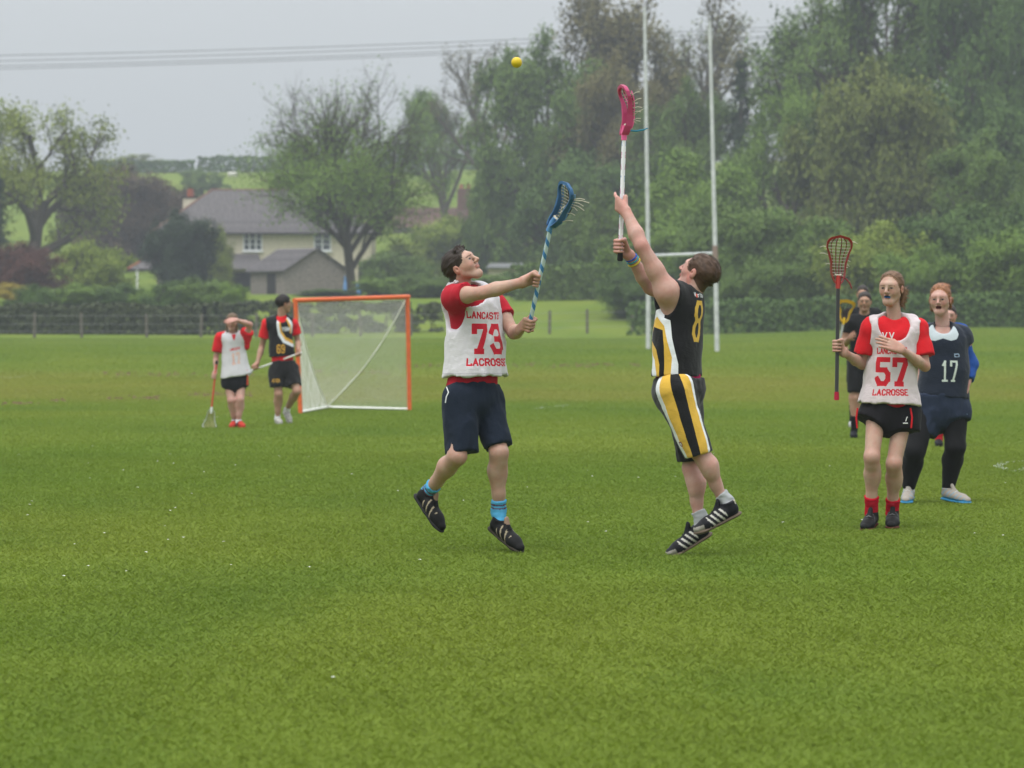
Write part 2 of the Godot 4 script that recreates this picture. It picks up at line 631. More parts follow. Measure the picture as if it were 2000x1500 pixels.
var kinds := {}
func build_kinds() -> void:
	kinds.oak = make_kind(21, {"levels": 4, "trunk": 4.2, "girth": 0.42, "wobble": 0.2, "rise": 0.04, "kids": [7, 4, 4, 3], "start": [0.45, 0.3, 0.25, 0.2], "angle": [1.05, 0.85, 0.8, 0.8], "ratio": [1.15, 0.62, 0.6, 0.55], "taper": 1.0, "leaves": 16, "spread": 0.34, "leaf": 0.185, "young": 0.5, "bare": 0.18})
	kinds.ash = make_kind(34, {"levels": 4, "trunk": 7.0, "girth": 0.36, "wobble": 0.14, "rise": 0.10, "kids": [9, 4, 4, 3], "start": [0.3, 0.3, 0.2, 0.2], "angle": [0.8, 0.7, 0.7, 0.7], "ratio": [0.72, 0.6, 0.58, 0.5], "taper": 1.0, "leaves": 14, "spread": 0.31, "leaf": 0.19, "young": 0.3, "bare": 0.1})
	kinds.broad = make_kind(47, {"levels": 4, "trunk": 6.0, "girth": 0.4, "wobble": 0.15, "rise": 0.06, "kids": [11, 5, 4, 3], "start": [0.15, 0.25, 0.2, 0.2], "angle": [1.15, 0.8, 0.8, 0.8], "ratio": [0.82, 0.58, 0.55, 0.5], "taper": 0.9, "leaves": 17, "spread": 0.33, "leaf": 0.225, "young": 0.25})
	kinds.mixed = make_kind(101, {"levels": 4, "trunk": 6.5, "girth": 0.34, "thin": 0.58, "wobble": 0.13, "rise": 0.08, "kids": [16, 6, 6, 6], "start": [0.22, 0.3, 0.25, 0.15], "angle": [0.85, 0.62, 0.7, 0.75], "ratio": [0.72, 0.6, 0.6, 0.62], "taper": 0.55, "leaves": 5, "spread": 0.36, "leaf": 0.18, "young": 0.6, "bare_top": 0.88})
	kinds.bare = make_kind(63, {"levels": 4, "trunk": 7.5, "girth": 0.32, "thin": 0.54, "wobble": 0.15, "rise": 0.10, "kids": [9, 5, 5, 7], "start": [0.4, 0.3, 0.25, 0.2], "angle": [0.85, 0.7, 0.7, 0.7], "ratio": [0.66, 0.6, 0.55, 0.5], "taper": 1.0, "leaves": 3, "spread": 0.2, "leaf": 0.16, "young": 0.6, "bare": 0.72})
	kinds.bush = make_kind(75, {"levels": 3, "trunk": 2.1, "girth": 0.07, "wobble": 0.2, "rise": 0.04, "kids": [6, 5, 4], "start": [0.05, 0.15, 0.2], "angle": [0.9, 0.8, 0.8], "ratio": [0.6, 0.55, 0.5], "taper": 0.8, "leaves": 12, "spread": 0.17, "leaf": 0.12, "young": 0.4, "stems": 7})
	kinds.thicket = make_kind(88, {"levels": 3, "trunk": 3.4, "girth": 0.10, "wobble": 0.18, "rise": 0.06, "kids": [7, 5, 4], "start": [0.03, 0.15, 0.2], "angle": [1.0, 0.8, 0.8], "ratio": [0.55, 0.55, 0.5], "taper": 0.8, "leaves": 16, "spread": 0.23, "leaf": 0.165, "young": 0.35, "stems": 8})
	# a conifer: whorls of drooping boughs
	var rng := RandomNumberGenerator.new()
	rng.seed = 5
	var w := Buf.new()
	var b := Buf.new()
	w.tube([Vector3(0, -0.3, 0), Vector3(0, 6, 0), Vector3(0, 12, 0)], [0.28, 0.16, 0.02], 7, false)
	for k in 110:
		var y := lerpf(0.6, 11.8, pow(rng.randf(), 0.85))
		var reach := (12.3 - y) * 0.24 * rng.randf_range(0.7, 1.15) + 0.15
		var a := rng.randf() * TAU
		var out := Vector3(cos(a), rng.randf_range(-0.35, 0.1), sin(a))
		var path := [Vector3(0, y, 0), Vector3(0, y, 0) + out * reach * 0.5, Vector3(0, y - 0.1 * reach, 0) + out * reach]
		w.tube(path, [0.03, 0.02, 0.008], 3, false)
		for n in int(24 + reach * 26):
			var t := rng.randf_range(0.1, 1.0)
			b.col = leaf_tone(rng, 0.1)
			var p: Vector3 = path[0].lerp(path[2], t) + Vector3(rng.randfn(0, 0.16), rng.randfn(-0.1, 0.14), rng.randfn(0, 0.16))
			leaf_quad(b, rng, p, out, 0.22)
	kinds.conifer = [w.mesh(), b.mesh(), 12.0, 2.4]

func leaf_mat(called: String, r: float, g: float, bl: float) -> StandardMaterial3D:
	var m := mat(called, lin(r, g, bl), 0.65, 0.25, true)
	m.backlight_enabled = true
	m.backlight = lin(r * 0.45, g * 0.5, bl * 0.35)
	return m

# places a plant of that kind so that it spans these photo pixels at that distance; its foot is on the ground there
func plant(kind: String, called: String, label: String, category: String, px: float, top_y: float, wide_px: float, depth: float, leaves: Material, group := "", turn := 0.0, sink := 0.0) -> Node3D:
	var k: Array = kinds[kind]
	var foot := on_ground(px, depth)
	var top := at(px, top_y, depth)
	var o := thing(called, label, category, foot - Vector3(0, sink, 0), group)
	var sy: float = (top.y - foot.y + sink) / k[2]
	var sx: float = wide_px / F * depth * 0.5 / k[3]
	o.rotation.y = turn
	o.scale = Vector3(sx, sy, sx)
	part("trunk", k[0], mats.bark, o)
	if k[1]:
		part("crown", k[1], leaves, o)
	return o

# a hedge along a line of ground points, with a leafy surface over a twiggy core
func hedge(label: String, pts: Array, tall: float, thick: float, leaves: Material, dense: float, leaf: float, sd: int, group := "", gaps := 0.0) -> Node3D:
	var rng := RandomNumberGenerator.new()
	rng.seed = sd
	var n := FastNoiseLite.new()
	n.seed = sd
	n.frequency = 0.5
	var base: Vector3 = pts[0]
	var o := thing("hedge", label, "hedge", base, group)
	var b := Buf.new()
	var core := Buf.new()
	for s in pts.size() - 1:
		var a: Vector3 = pts[s]
		var e: Vector3 = pts[s + 1]
		var length := a.distance_to(e)
		var dir := (e - a).normalized()
		var side := dir.cross(Vector3.UP).normalized()
		for k in int(length * dense):
			var t := rng.randf()
			var p := a.lerp(e, t)
			var h: float = tall * (1.0 + 0.16 * n.get_noise_1d(t * length + s * 50.0) + 0.08 * n.get_noise_1d(t * length * 4.0))
			var q := rng.randf()
			var hh := rng.randf()
			var face := Vector3.UP
			var y := h + rng.randfn(0, 0.05)
			var z := rng.randf_range(-0.5, 0.5) * thick
			if q < 0.72:
				z = (0.5 if q < 0.46 else -0.5) * thick + rng.randfn(0, 0.07)
				z *= 0.8 + 0.25 * n.get_noise_2d(t * length * 2.0, hh * 4.0) + 0.2
				y = h * hh
				face = side * signf(z)
			if gaps > 0.0 and n.get_noise_2d(t * length * 1.4 + 90.0, y * 2.0) > 0.28 - gaps * (1.0 - y / h):
				continue
			b.col = leaf_tone(rng, 0.4)
			p = Vector3(p.x, ground(p.x, p.z), p.z) + Vector3(0, y, 0) + side * z
			leaf_quad(b, rng, p - base, face * 0.8, leaf)
		for k in int(length * 2.5):
			var t := rng.randf()
			var p := a.lerp(e, t) + side * rng.randf_range(-0.3, 0.3) * thick
			p.y = ground(p.x, p.z)
			p -= base
			var q := p + Vector3(rng.randf_range(-0.3, 0.3), tall * rng.randf_range(0.6, 0.95), rng.randf_range(-0.2, 0.2))
			core.tube([p - Vector3(0, 0.1, 0), p.lerp(q, 0.5) + Vector3(rng.randf_range(-0.1, 0.1), 0, 0), q], [0.035, 0.025, 0.01], 3, false)
	part("stems", core.mesh(), mats.bark, o).set_meta("kind", "stuff")
	part("foliage", b.mesh(), leaves, o)
	return o

func build_plants() -> void:
	mat("bark", lin(0.075, 0.065, 0.05), 0.9, 0.1)
	build_kinds()
	var oak := leaf_mat("oak_leaves", 0.161, 0.196, 0.034)
	var fresh := leaf_mat("fresh_leaves", 0.119, 0.189, 0.034)
	var deep := leaf_mat("deep_leaves", 0.069, 0.120, 0.030)
	var mid := leaf_mat("mid_leaves", 0.093, 0.147, 0.034)
	var lime := leaf_mat("lime_leaves", 0.175, 0.225, 0.037)
	var olive := leaf_mat("olive_leaves", 0.118, 0.142, 0.036)
	var brown := leaf_mat("budding_leaves", 0.119, 0.105, 0.046)
	var copper := leaf_mat("copper_leaves", 0.074, 0.050, 0.039)
	var dark := leaf_mat("conifer_needles", 0.026, 0.043, 0.024)
	var maroon := leaf_mat("maroon_leaves", 0.090, 0.036, 0.032)
	var gold := leaf_mat("gold_leaves", 0.307, 0.238, 0.029)
	var dusk := leaf_mat("hawthorn_leaves", 0.058, 0.072, 0.034)
	var wood := "trees of the wood behind the pitch"
	var garden := "garden shrubs"
	# left: garden of the cream house and the hill behind it
	plant("oak", "oak_tree", "wide oak with dark limbs and yellow green leaves beyond the garden", "tree", 55, 222, 330, 232, oak, "", 0.4)
	plant("conifer", "conifer_tree", "dark conifer standing before the wide oak", "tree", 0, 345, 90, 205, dark)
	plant("oak", "windswept_tree", "small windswept tree on the crest of the hill", "tree", 262, 303, 100, 426, oak, "", 2.0)
	plant("thicket", "copper_beech", "purple brown copper beech beside the cream house", "tree", 235, 348, 165, 286, copper, "", 0.3)
	plant("thicket", "copper_beech", "shorter purple brown copper beech close to the house chimney", "tree", 318, 370, 100, 290, copper, "", 2.3)
	plant("broad", "field_tree", "grey green tree on the hill behind the house chimney", "tree", 395, 335, 90, 372, mid, "", 1.0)
	plant("bush", "bright_shrub", "bright yellow green shrub at the foot of the copper beech", "shrub", 178, 482, 120, 204, lime, garden, 0.6)
	plant("thicket", "yew_tree", "dark rounded yew in front of the cream house", "tree", 350, 432, 115, 226, dark, "", 0.9)
	plant("bush", "birch_sapling", "thin light green sapling between the yew and the house window", "tree", 418, 450, 60, 240, oak, "", 1.9)
	plant("bush", "maroon_shrub", "maroon leaved shrub below the dark conifer", "shrub", 45, 484, 110, 200, maroon, garden, 0.2)
	plant("bush", "gold_shrub", "low shrub with gold yellow leaves near the front hedge", "shrub", 22, 556, 60, 184, gold, garden, 1.1)
	var k := 0
	for a in [[62, 563, 52, "square clipped dark"], [108, 566, 56, "clipped mid green"], [165, 560, 66, "broad loose green"], [235, 560, 56, "round dark green"], [292, 566, 46, "small pale green"], [345, 556, 70, "wide dark green"], [405, 552, 80, "wide glossy green"], [450, 560, 50, "round pale green"]]:
		plant("bush", "garden_shrub", a[3] + " shrub in the garden row behind the front hedge", "shrub", a[0], a[1], a[2] * 1.35, 171 + (k * 7) % 8, [deep, mid, fresh, deep, fresh, deep, mid, fresh][k], garden, k * 1.3)
		k += 1
	# middle
	plant("mixed", "field_maple", "spreading tree with bare brown top and green lower boughs by the shed", "tree", 690, 170, 290, 213, fresh, "", 0.8)
	plant("ash", "ash_tree", "pale hazy green tree left of the bare tall tree", "tree", 872, 182, 170, 305, fresh, "", 2.2)
	plant("bare", "bare_tree", "tall leafless tree rising between green trees", "tree", 965, 92, 200, 292, brown, "", 1.1)
	plant("thicket", "yellow_shrub", "yellow green shrub in front of the red roofed house", "shrub", 880, 440, 170, 262, lime, "", 0.5)
	plant("thicket", "roadside_tree", "dull green tree at the foot of the tall leafless tree", "tree", 965, 335, 110, 250, mid, wood, 1.5)
	plant("bush", "low_shrub", "low dull shrub right of the stone shed", "shrub", 770, 500, 120, 225, mid, garden, 0.8)
	plant("bush", "low_shrub", "low dark shrub beneath the spreading tree", "shrub", 640, 566, 90, 196, deep, garden, 2.8)
	plant("bush", "low_shrub", "low shrub behind the upper corner of the goal", "shrub", 745, 545, 90, 196, fresh, garden, 1.8)
	plant("bush", "low_shrub", "low shrub with dark leaves between goal and red shirted player", "shrub", 830, 540, 110, 192, mid, garden, 0.1)
	plant("bush", "low_shrub", "low shrub hiding the foot of the tan outbuilding", "shrub", 960, 540, 120, 200, fresh, garden, 0.9)
	plant("bush", "low_shrub", "low dark shrub between the outbuilding and the garden hedge", "shrub", 1010, 536, 90, 202, deep, garden, 2.4)
	# wood behind the posts
	plant("broad", "chestnut_tree", "dense green chestnut at the left end of the wood", "tree", 1095, 108, 300, 246, mid, wood, 0.2)
	plant("broad", "brown_tree", "dense brownish budding tree beside the chestnut", "tree", 1205, 150, 260, 240, brown, wood, 1.4)
	plant("ash", "wood_tree", "tall thinly leaved tree behind the rugby posts", "tree", 1285, -4, 350, 262, brown, wood, 2.9)
	plant("bare", "wood_tree", "leafless tree crossing behind the right rugby upright", "tree", 1400, 40, 320, 272, olive, wood, 0.3)
	plant("broad", "wood_tree", "green tree between the two rugby uprights", "tree", 1320, 190, 220, 232, mid, wood, 3.3)
	plant("conifer", "fir_tree", "dark pointed fir right of the rugby posts", "tree", 1447, 112, 150, 228, dark, "", 0.0)
	plant("thicket", "understorey_tree", "dark green understorey tree behind the pink stick", "tree", 1130, 330, 190, 226, deep, wood, 0.7)
	plant("thicket", "understorey_tree", "bright green understorey tree behind the crossbar", "tree", 1345, 330, 210, 196, fresh, wood, 1.7)
	plant("thicket", "understorey_tree", "pale green understorey tree left of the left rugby upright", "tree", 1190, 400, 150, 198, mid, wood, 2.7)
	plant("broad", "wood_tree", "broad green tree right of the dark fir", "tree", 1530, 190, 230, 214, fresh, wood, 2.0)
	plant("ash", "wood_tree", "tall open tree with forked limbs above the red stick", "tree", 1590, 20, 320, 224, mid, wood, 0.9)
	plant("ash", "wood_tree", "tallest tree of the wood with fanning limbs and thin top", "tree", 1745, -70, 330, 222, mid, wood, 4.1)
	plant("broad", "wood_tree", "dark heavy crowned tree at the right end of the wood", "tree", 1905, -40, 320, 216, deep, wood, 1.2)
	plant("ash", "wood_tree", "high dark tree at the far end of the wood", "tree", 2040, -70, 260, 222, deep, wood, 2.6)
	plant("thicket", "olive_tree", "olive brown budding tree in the middle of the right wood", "tree", 1700, 175, 230, 196, olive, wood, 0.2)
	plant("thicket", "understorey_tree", "deep green understorey tree right of the olive tree", "tree", 1850, 215, 230, 200, deep, wood, 1.9)
	plant("broad", "wood_tree", "green rounded tree above the woman in navy", "tree", 1945, 290, 250, 180, mid, wood, 0.6)
	k = 0
	for a in [[1300, 455, 150, 176, "round"], [1425, 420, 170, 170, "tall leafy"], [1530, 435, 170, 172, "mid green"], [1620, 455, 150, 164, "leaning"], [1725, 462, 170, 160, "yellow green"], [1800, 500, 130, 154, "low pale"], [1880, 430, 170, 162, "dark green"], [1975, 470, 150, 152, "coarse leaved"], [1480, 520, 120, 158, "small spreading"], [1250, 520, 120, 172, "small dark"], [2050, 400, 170, 164, "tall dark"]]:
		plant("thicket", "edge_shrub", a[4] + " bush at the field edge of the wood", "shrub", a[0], a[1], a[2] * 1.15, a[3], [fresh, mid, fresh, mid, lime, fresh, deep, fresh, mid, deep, deep][k], "bushes along the edge of the wood", k * 0.9)
		k += 1
	# hedges
	var line := func(a: Array) -> Array: return a.map(func(p): return on_ground(p[0], p[1]))
	hedge("long clipped field hedge behind the left wire fence", line.call([[-140, 161], [180, 160], [400, 159]]), 1.35, 1.2, dusk, 1500, 0.22, 3)
	hedge("gappy overgrown field hedge running behind the goal", line.call([[400, 159], [600, 161], [860, 163]]), 1.45, 1.0, dusk, 900, 0.22, 4, "", 0.25)
	hedge("squared garden hedge beyond the middle of the field", line.call([[1000, 186], [1250, 188]]), 2.0, 1.4, mid, 700, 0.24, 5)
	hedge("dense low hedge at the foot of the wood", line.call([[1240, 158], [1650, 152], [2120, 146]]), 1.5, 1.6, deep, 520, 0.24, 6)
	hedge("hedge along the crest of the hill left of the gap", line.call([[175, 424], [380, 426]]), 1.5, 1.4, deep, 160, 0.5, 7, "hedges on the crest of the hill")
	hedge("taller hedge along the crest of the hill towards the wood", line.call([[388, 426], [620, 430], [1010, 436]]), 2.0, 1.4, deep, 160, 0.5, 8, "hedges on the crest of the hill")

# ---------------------------------------------------------------- buildings, fence, posts, wires
func slab(b: Buf, p: Array, thick: float) -> void:      # a flat polygon given as a fan, with thickness below
	var nn: Vector3 = (p[1] - p[0]).cross(p[2] - p[0]).normalized()
	if nn.y < 0:
		nn = -nn
	var low := p.map(func(q): return q - nn * thick)
	for k in range(1, p.size() - 1):
		b.tri(p[0], p[k], p[k + 1])
		b.tri(low[0], low[k + 1], low[k])
	for k in p.size():
		var e := (k + 1) % p.size()
		b.quad(p[k], p[e], low[e], low[k])

# courses of slates on a sloping face: lower edge a-b, upper edge d-c
func courses(b: Buf, a: Vector3, bb: Vector3, c: Vector3, d: Vector3, n: int, rng: RandomNumberGenerator) -> void:
	var up := (d - a).cross(bb - a).normalized()
	if up.y < 0:
		up = -up
	for k in n:
		var t0 := float(k) / n
		var t1 := float(k + 1) / n
		var g := rng.randf_range(0.72, 1.2)
		b.col = Color(g, g, g * 1.02)
		slab(b, [a.lerp(d, t0) + up * 0.05, bb.lerp(c, t0) + up * 0.05, bb.lerp(c, t1) + up * 0.012, a.lerp(d, t1) + up * 0.012], 0.03)

func window(parent: Node3D, at_: Vector3, right: Vector3, out: Vector3, w: float, h: float, lights: int) -> void:
	var t := Transform3D(Basis(right, Vector3.UP, out), at_)
	var glass := Buf.new()
	glass.box(Vector3(-w / 2, 0, -0.02), Vector3(w / 2, h, 0.01), t)
	var frame := Buf.new()
	for x in [-w / 2, w / 2 - 0.09]:
		frame.box(Vector3(x, 0, 0.012), Vector3(x + 0.09, h, 0.08), t)
	frame.box(Vector3(-w / 2 + 0.09, 0, 0.012), Vector3(w / 2 - 0.09, 0.09, 0.08), t)
	frame.box(Vector3(-w / 2 + 0.09, h - 0.09, 0.012), Vector3(w / 2 - 0.09, h, 0.08), t)
	for k in range(1, lights):
		var x := -w / 2 + w * k / lights
		frame.box(Vector3(x - 0.05, 0.09, 0.012), Vector3(x + 0.05, h - 0.09, 0.07), t)
	for y in [h * 0.36, h * 0.68]:
		frame.box(Vector3(-w / 2 + 0.09, y - 0.025, 0.012), Vector3(w / 2 - 0.09, y + 0.025, 0.06), t)
	var sill := Buf.new()
	sill.box(Vector3(-w / 2 - 0.1, -0.1, 0.0), Vector3(w / 2 + 0.1, -0.004, 0.16), t)
	var o := part("window", frame.mesh(), mats.white_paint, parent)
	part("pane", glass.mesh(), mats.window_glass, o)
	part("sill", sill.mesh(), mats.white_paint, o)

func build_buildings() -> void:
	var rng := RandomNumberGenerator.new()
	rng.seed = 77
	var rough := noise_tex(0.03, 0.72, 1.0, 4, 12)
	var render_ := grain(mat("cream_render", lin(0.60, 0.54, 0.41), 0.9, 0.2), noise_tex(0.03, 0.92, 1.0, 4, 12), 0.4)
	var slate := grain(mat("slate", lin(0.235, 0.215, 0.215), 0.8, 0.3, true), noise_tex(0.04, 0.45, 1.0, 5, 13), 0.45)
	var red_tile := grain(mat("red_tile", lin(0.15, 0.085, 0.07), 0.85, 0.2, true), rough, 0.6)
	var stone := grain(mat("grey_stone", lin(0.44, 0.385, 0.345), 0.95, 0.1), noise_tex(0.05, 0.5, 1.0, 5, 14), 0.5)
	var dark := mat("dark_timber", lin(0.03, 0.028, 0.026), 0.8)
	mat("white_paint", lin(0.72, 0.73, 0.74), 0.5, 0.4)
	var pane := mat("window_glass", lin(0.05, 0.06, 0.07), 0.08, 0.6)
	var pot := mat("terracotta", lin(0.28, 0.08, 0.045), 0.8)

	# --- cream house with a hipped slate roof
	var d := 258.0
	var g := on_ground(470, d)
	var o := thing("cream_house", "cream rendered house with hipped grey slate roof and white window", "house", g)
	var X := func(px: float) -> float: return (px - 1000.0) / F * d - g.x
	var Y := func(py: float) -> float: return at(1000, py, d).y - g.y
	var Q := func(px: float, py: float, z: float) -> Vector3: return at(px, py, d - z) - g      # seen at that pixel, z metres before the front wall
	var x0: float = X.call(306)
	var x1: float = X.call(726)
	var eave: float = Y.call(455)
	var deep := 8.5
	var b := Buf.new()
	b.box(Vector3(x0, -1.5, -deep), Vector3(x1, eave, 0))
	part("wall", b.mesh(), render_, o)
	b = Buf.new()
	var e0 := Vector3(x0 - 0.4, eave, 0.5)
	var e1 := Vector3(x1 + 0.4, eave, 0.5)
	var e2 := Vector3(x1 + 0.4, eave, -deep - 0.5)
	var e3 := Vector3(x0 - 0.4, eave, -deep - 0.5)
	var r0 := Q.call(415, 371, -deep / 2)
	var r1 := Q.call(640, 371, -deep / 2)
	courses(b, e0, e1, r1, r0, 15, rng)
	courses(b, e3, e0, r0, r0, 15, rng)
	courses(b, e1, e2, r1, r1, 15, rng)
	courses(b, e2, e3, r0, r1, 15, rng)
	var roof := part("roof", b.mesh(), slate, o)
	b = Buf.new()
	for s in [[r0, r1], [e0, r0], [e1, r1]]:
		b.tube([s[0], s[1]], [0.11, 0.11], 6)
	part("ridge_tile", b.mesh(), mat("old_ridge_tile", lin(0.15, 0.085, 0.065), 0.9), roof).set_meta("kind", "stuff")
	b = Buf.new()
	b.tube([e0 + Vector3(0, -0.08, 0.08), e1 + Vector3(0, -0.08, 0.08)], [0.09, 0.09], 6)
	part("gutter", b.mesh(), dark, roof)
	b = Buf.new()
	b.box(Vector3(Q.call(359, 388, -6.0).x, eave + 0.3, -6.4), Vector3(Q.call(387, 388, -6.0).x, Q.call(387, 388, -6.0).y, -5.5))
	var stack := part("chimney", b.mesh(), render_, o)
	b = Buf.new()
	b.box(Vector3(Q.call(357, 388, -6.0).x, Q.call(357, 388, -6.0).y, -6.46), Vector3(Q.call(389, 388, -6.0).x, Q.call(389, 385, -6.0).y, -5.44))
	part("chimney_cap", b.mesh(), dark, stack)
	b = Buf.new()
	b.tube([Q.call(372, 385, -6.0), Q.call(372, 369, -6.0)], [0.30, 0.24], 8)
	part("chimney_pot", b.mesh(), pot, stack)
	window(o, Vector3(X.call(494), Y.call(490), 0.02), Vector3.RIGHT, Vector3.BACK, 1.55, 1.45, 3)
	window(o, Vector3(X.call(630), Y.call(490), 0.02), Vector3.RIGHT, Vector3.BACK, 1.4, 1.45, 2)
	# the lean-to porch along the front and its white posts
	b = Buf.new()
	courses(b, Vector3(X.call(258), Y.call(527), 2.6), Vector3(X.call(520), Y.call(527), 2.6), Vector3(X.call(505), Y.call(496), 0.05), Vector3(X.call(300), Y.call(496), 0.05), 6, rng)
	var porch := part("porch_roof", b.mesh(), slate, o)
	b = Buf.new()
	b.tube([Vector3(X.call(258), Y.call(526), 2.62), Vector3(X.call(300), Y.call(496), 0.1)], [0.1, 0.1], 6)
	part("hip_tile", b.mesh(), pot, porch)
	for px in [275, 428, 447, 515]:
		b = Buf.new()
		b.box(Vector3(X.call(px) - 0.09, -2.0, 2.2), Vector3(X.call(px) + 0.09, Y.call(528), 2.45))
		part("porch_post", b.mesh(), mats.white_paint, o)
	b = Buf.new()
	b.box(Vector3(X.call(452), -1.0, 0.005), Vector3(X.call(500), Y.call(532), 0.05))
	part("door", b.mesh(), dark, o)
	b = Buf.new()
	b.box(Vector3(X.call(700), -1.0, 0.005), Vector3(X.call(724), Y.call(520), 0.06))
	part("garage_door", b.mesh(), dark, o)

	# --- stone shed, its gable turned to the right
	var ds := 228.0
	var gs := on_ground(585, ds)
	var s := thing("stone_shed", "low grey stone shed with slate roof in front of the cream house", "shed", gs)
	var k := F / ds
	# corners: front left, front middle (near corner), right end
	var hgt: float = (at(540, 527, ds) - gs).y
	var peak: float = (at(612, 484, ds) - gs).y
	var cl := Vector3((484 - 585) / k, 0, -2.6)
	var cn := Vector3((556 - 585) / k, 0, 0)
	var cr := Vector3((672 - 585) / k, 0, -1.6)
	var back := cr + (cl - cn)
	var mid := (cn + cr) / 2
	var down := Vector3(0, -1.2, 0)
	var up := Vector3(0, hgt, 0)
	b = Buf.new()
	b.quad(cl + down, cn + down, cn + up, cl + up)
	b.quad(cn + down, cr + down, cr + up, cn + up)
	b.tri(cn + up, cr + up, mid + Vector3(0, peak, 0))
	b.quad(cr + down, back + down, back + up, cr + up)
	var bm := (cl + back) / 2
	b.quad(back + down, cl + down, cl + up, back + up)
	b.tri(back + up, cl + up, bm + Vector3(0, peak, 0))
	part("wall", b.mesh(), stone, s)
	b = Buf.new()
	var pk := Vector3(0, peak, 0)
	var off := (cn - cl).normalized() * 0.3
	var over := (cn - cr).normalized() * 0.3 - Vector3(0, 0.12, 0)
	courses(b, cl + up - off + over, cn + up + off + over, mid + pk + off, bm + pk - off, 9, rng)
	courses(b, cr + up + off - over * Vector3(1, -1, 1), back + up - off - over * Vector3(1, -1, 1), bm + pk - off, mid + pk + off, 9, rng)
	part("roof", b.mesh(), slate, s)
	b = Buf.new()
	var door_at := cl.lerp(cn, 0.62)
	var fr := (cn - cl).normalized()
	b.box(Vector3(-0.45, -0.3, 0.004), Vector3(0.45, 1.5, 0.06), Transform3D(Basis(fr, Vector3.UP, fr.cross(Vector3.UP)), door_at))
	part("door", b.mesh(), dark, s)

	# --- red roofed house further off
	d = 335.0
	g = on_ground(860, d)
	o = thing("red_roofed_house", "distant house with dull red roof and brick chimney among the trees", "house", g)
	var q := F / d
	b = Buf.new()
	var wl: float = (at(770, 445, d) - g).y
	var rt: float = (at(860, 403, d) - g).y
	b.box(Vector3(-92 / q, -3, -7), Vector3(75 / q, wl, 0))
	part("wall", b.mesh(), stone, o)
	b = Buf.new()
	courses(b, Vector3(-98 / q, wl, 0.5), Vector3(80 / q, wl, 0.5), Vector3(80 / q, rt, -3.5), Vector3(-90 / q, rt, -3.5), 10, rng)
	courses(b, Vector3(80 / q, wl, -7.5), Vector3(-98 / q, wl, -7.5), Vector3(-90 / q, rt, -3.5), Vector3(80 / q, rt, -3.5), 10, rng)
	roof = part("roof", b.mesh(), red_tile, o)
	b = Buf.new()
	b.box(Vector3(32 / q, rt - 0.5, -4.2), Vector3(62 / q, (at(905, 366, d) - g).y, -2.9))
	stack = part("chimney", b.mesh(), grain(mat("old_brick", lin(0.17, 0.09, 0.07), 0.9), rough, 0.8), o)
	for px in [40, 54]:
		b = Buf.new()
		b.tube([Vector3(px / q, (at(905, 366, d) - g).y, -3.5), Vector3(px / q, (at(905, 357, d) - g).y, -3.5)], [0.2, 0.16], 8)
		part("chimney_pot", b.mesh(), pot, stack)
	window(o, Vector3(-40 / q, wl - 2.1, 0.02), Vector3.RIGHT, Vector3.BACK, 1.2, 1.3, 2)

	# --- white house hidden in the wood
	d = 212.0
	g = on_ground(1810, d)
	o = thing("white_house", "white gabled house almost hidden behind the trees of the wood", "house", g)
	q = F / d
	b = Buf.new()
	wl = (at(1810, 378, d) - g).y
	rt = (at(1815, 336, d) - g).y
	b.box(Vector3(-22 / q, -1, -6), Vector3(26 / q, wl, 0))
	b.tri(Vector3(-22 / q, wl, 0), Vector3(26 / q, wl, 0), Vector3(2 / q, rt - 0.1, 0))
	part("wall", b.mesh(), mats.white_paint, o)
	b = Buf.new()
	courses(b, Vector3(-26 / q, wl - 0.2, 0.3), Vector3(-26 / q, wl - 0.2, -6), Vector3(2 / q, rt, -6), Vector3(2 / q, rt, 0.3), 8, rng)
	courses(b, Vector3(30 / q, wl - 0.2, -6), Vector3(30 / q, wl - 0.2, 0.3), Vector3(2 / q, rt, 0.3), Vector3(2 / q, rt, -6), 8, rng)
	part("roof", b.mesh(), slate, o)

	# --- low outbuilding and a blue tarpaulin
	d = 214.0
	g = on_ground(985, d)
	o = thing("outbuilding", "low tan outbuilding with pale sheet roof left of the garden hedge", "shed", g)
	q = F / d
	b = Buf.new()
	wl = (at(985, 524, d) - g).y
	b.box(Vector3(-32 / q, -0.8, -3), Vector3(34 / q, wl, 0))
	part("wall", b.mesh(), render_.duplicate(), o)
	b = Buf.new()
	slab(b, [Vector3(-36 / q, wl + 0.05, 0.4), Vector3(38 / q, wl + 0.05, 0.4), Vector3(36 / q, wl + 0.42, -3.2), Vector3(-28 / q, wl + 0.42, -3.2)], 0.06)
	part("roof", b.mesh(), mat("sheet_roof", lin(0.13, 0.135, 0.135), 0.8, 0.3), o)
	d = 222.0
	g = on_ground(690, d)
	b = Buf.new()
	var n := FastNoiseLite.new()
	n.frequency = 1.2
	q = F / d
	var gridp := func(i: int, j: int) -> Vector3:
		var u := i / 10.0 * 2.0 - 1.0
		var w := j / 6.0
		return Vector3(u * 17 / q - w * 0.1, (1.0 - w) * (0.95 - 0.35 * u + 0.18 * n.get_noise_2d(u * 3, w)) + 0.02, w * 0.9 + 0.12 * n.get_noise_2d(u * 4, w * 3 + 9))
	for i in 10:
		for j in 6:
			b.quad(gridp.call(i, j), gridp.call(i + 1, j), gridp.call(i + 1, j + 1), gridp.call(i, j + 1))
	for i in 10:
		b.quad(gridp.call(i, 0), gridp.call(i + 1, 0), Vector3(gridp.call(i + 1, 0).x, 0, -0.5), Vector3(gridp.call(i, 0).x, 0, -0.5))
	o = part(numbered("blue_tarpaulin"), b.mesh(), mat("blue_sheet", lin(0.045, 0.16, 0.33), 0.5, 0.4), self, g)
	tag(o, "crumpled blue tarpaulin over a heap beside the stone shed", "tarpaulin")

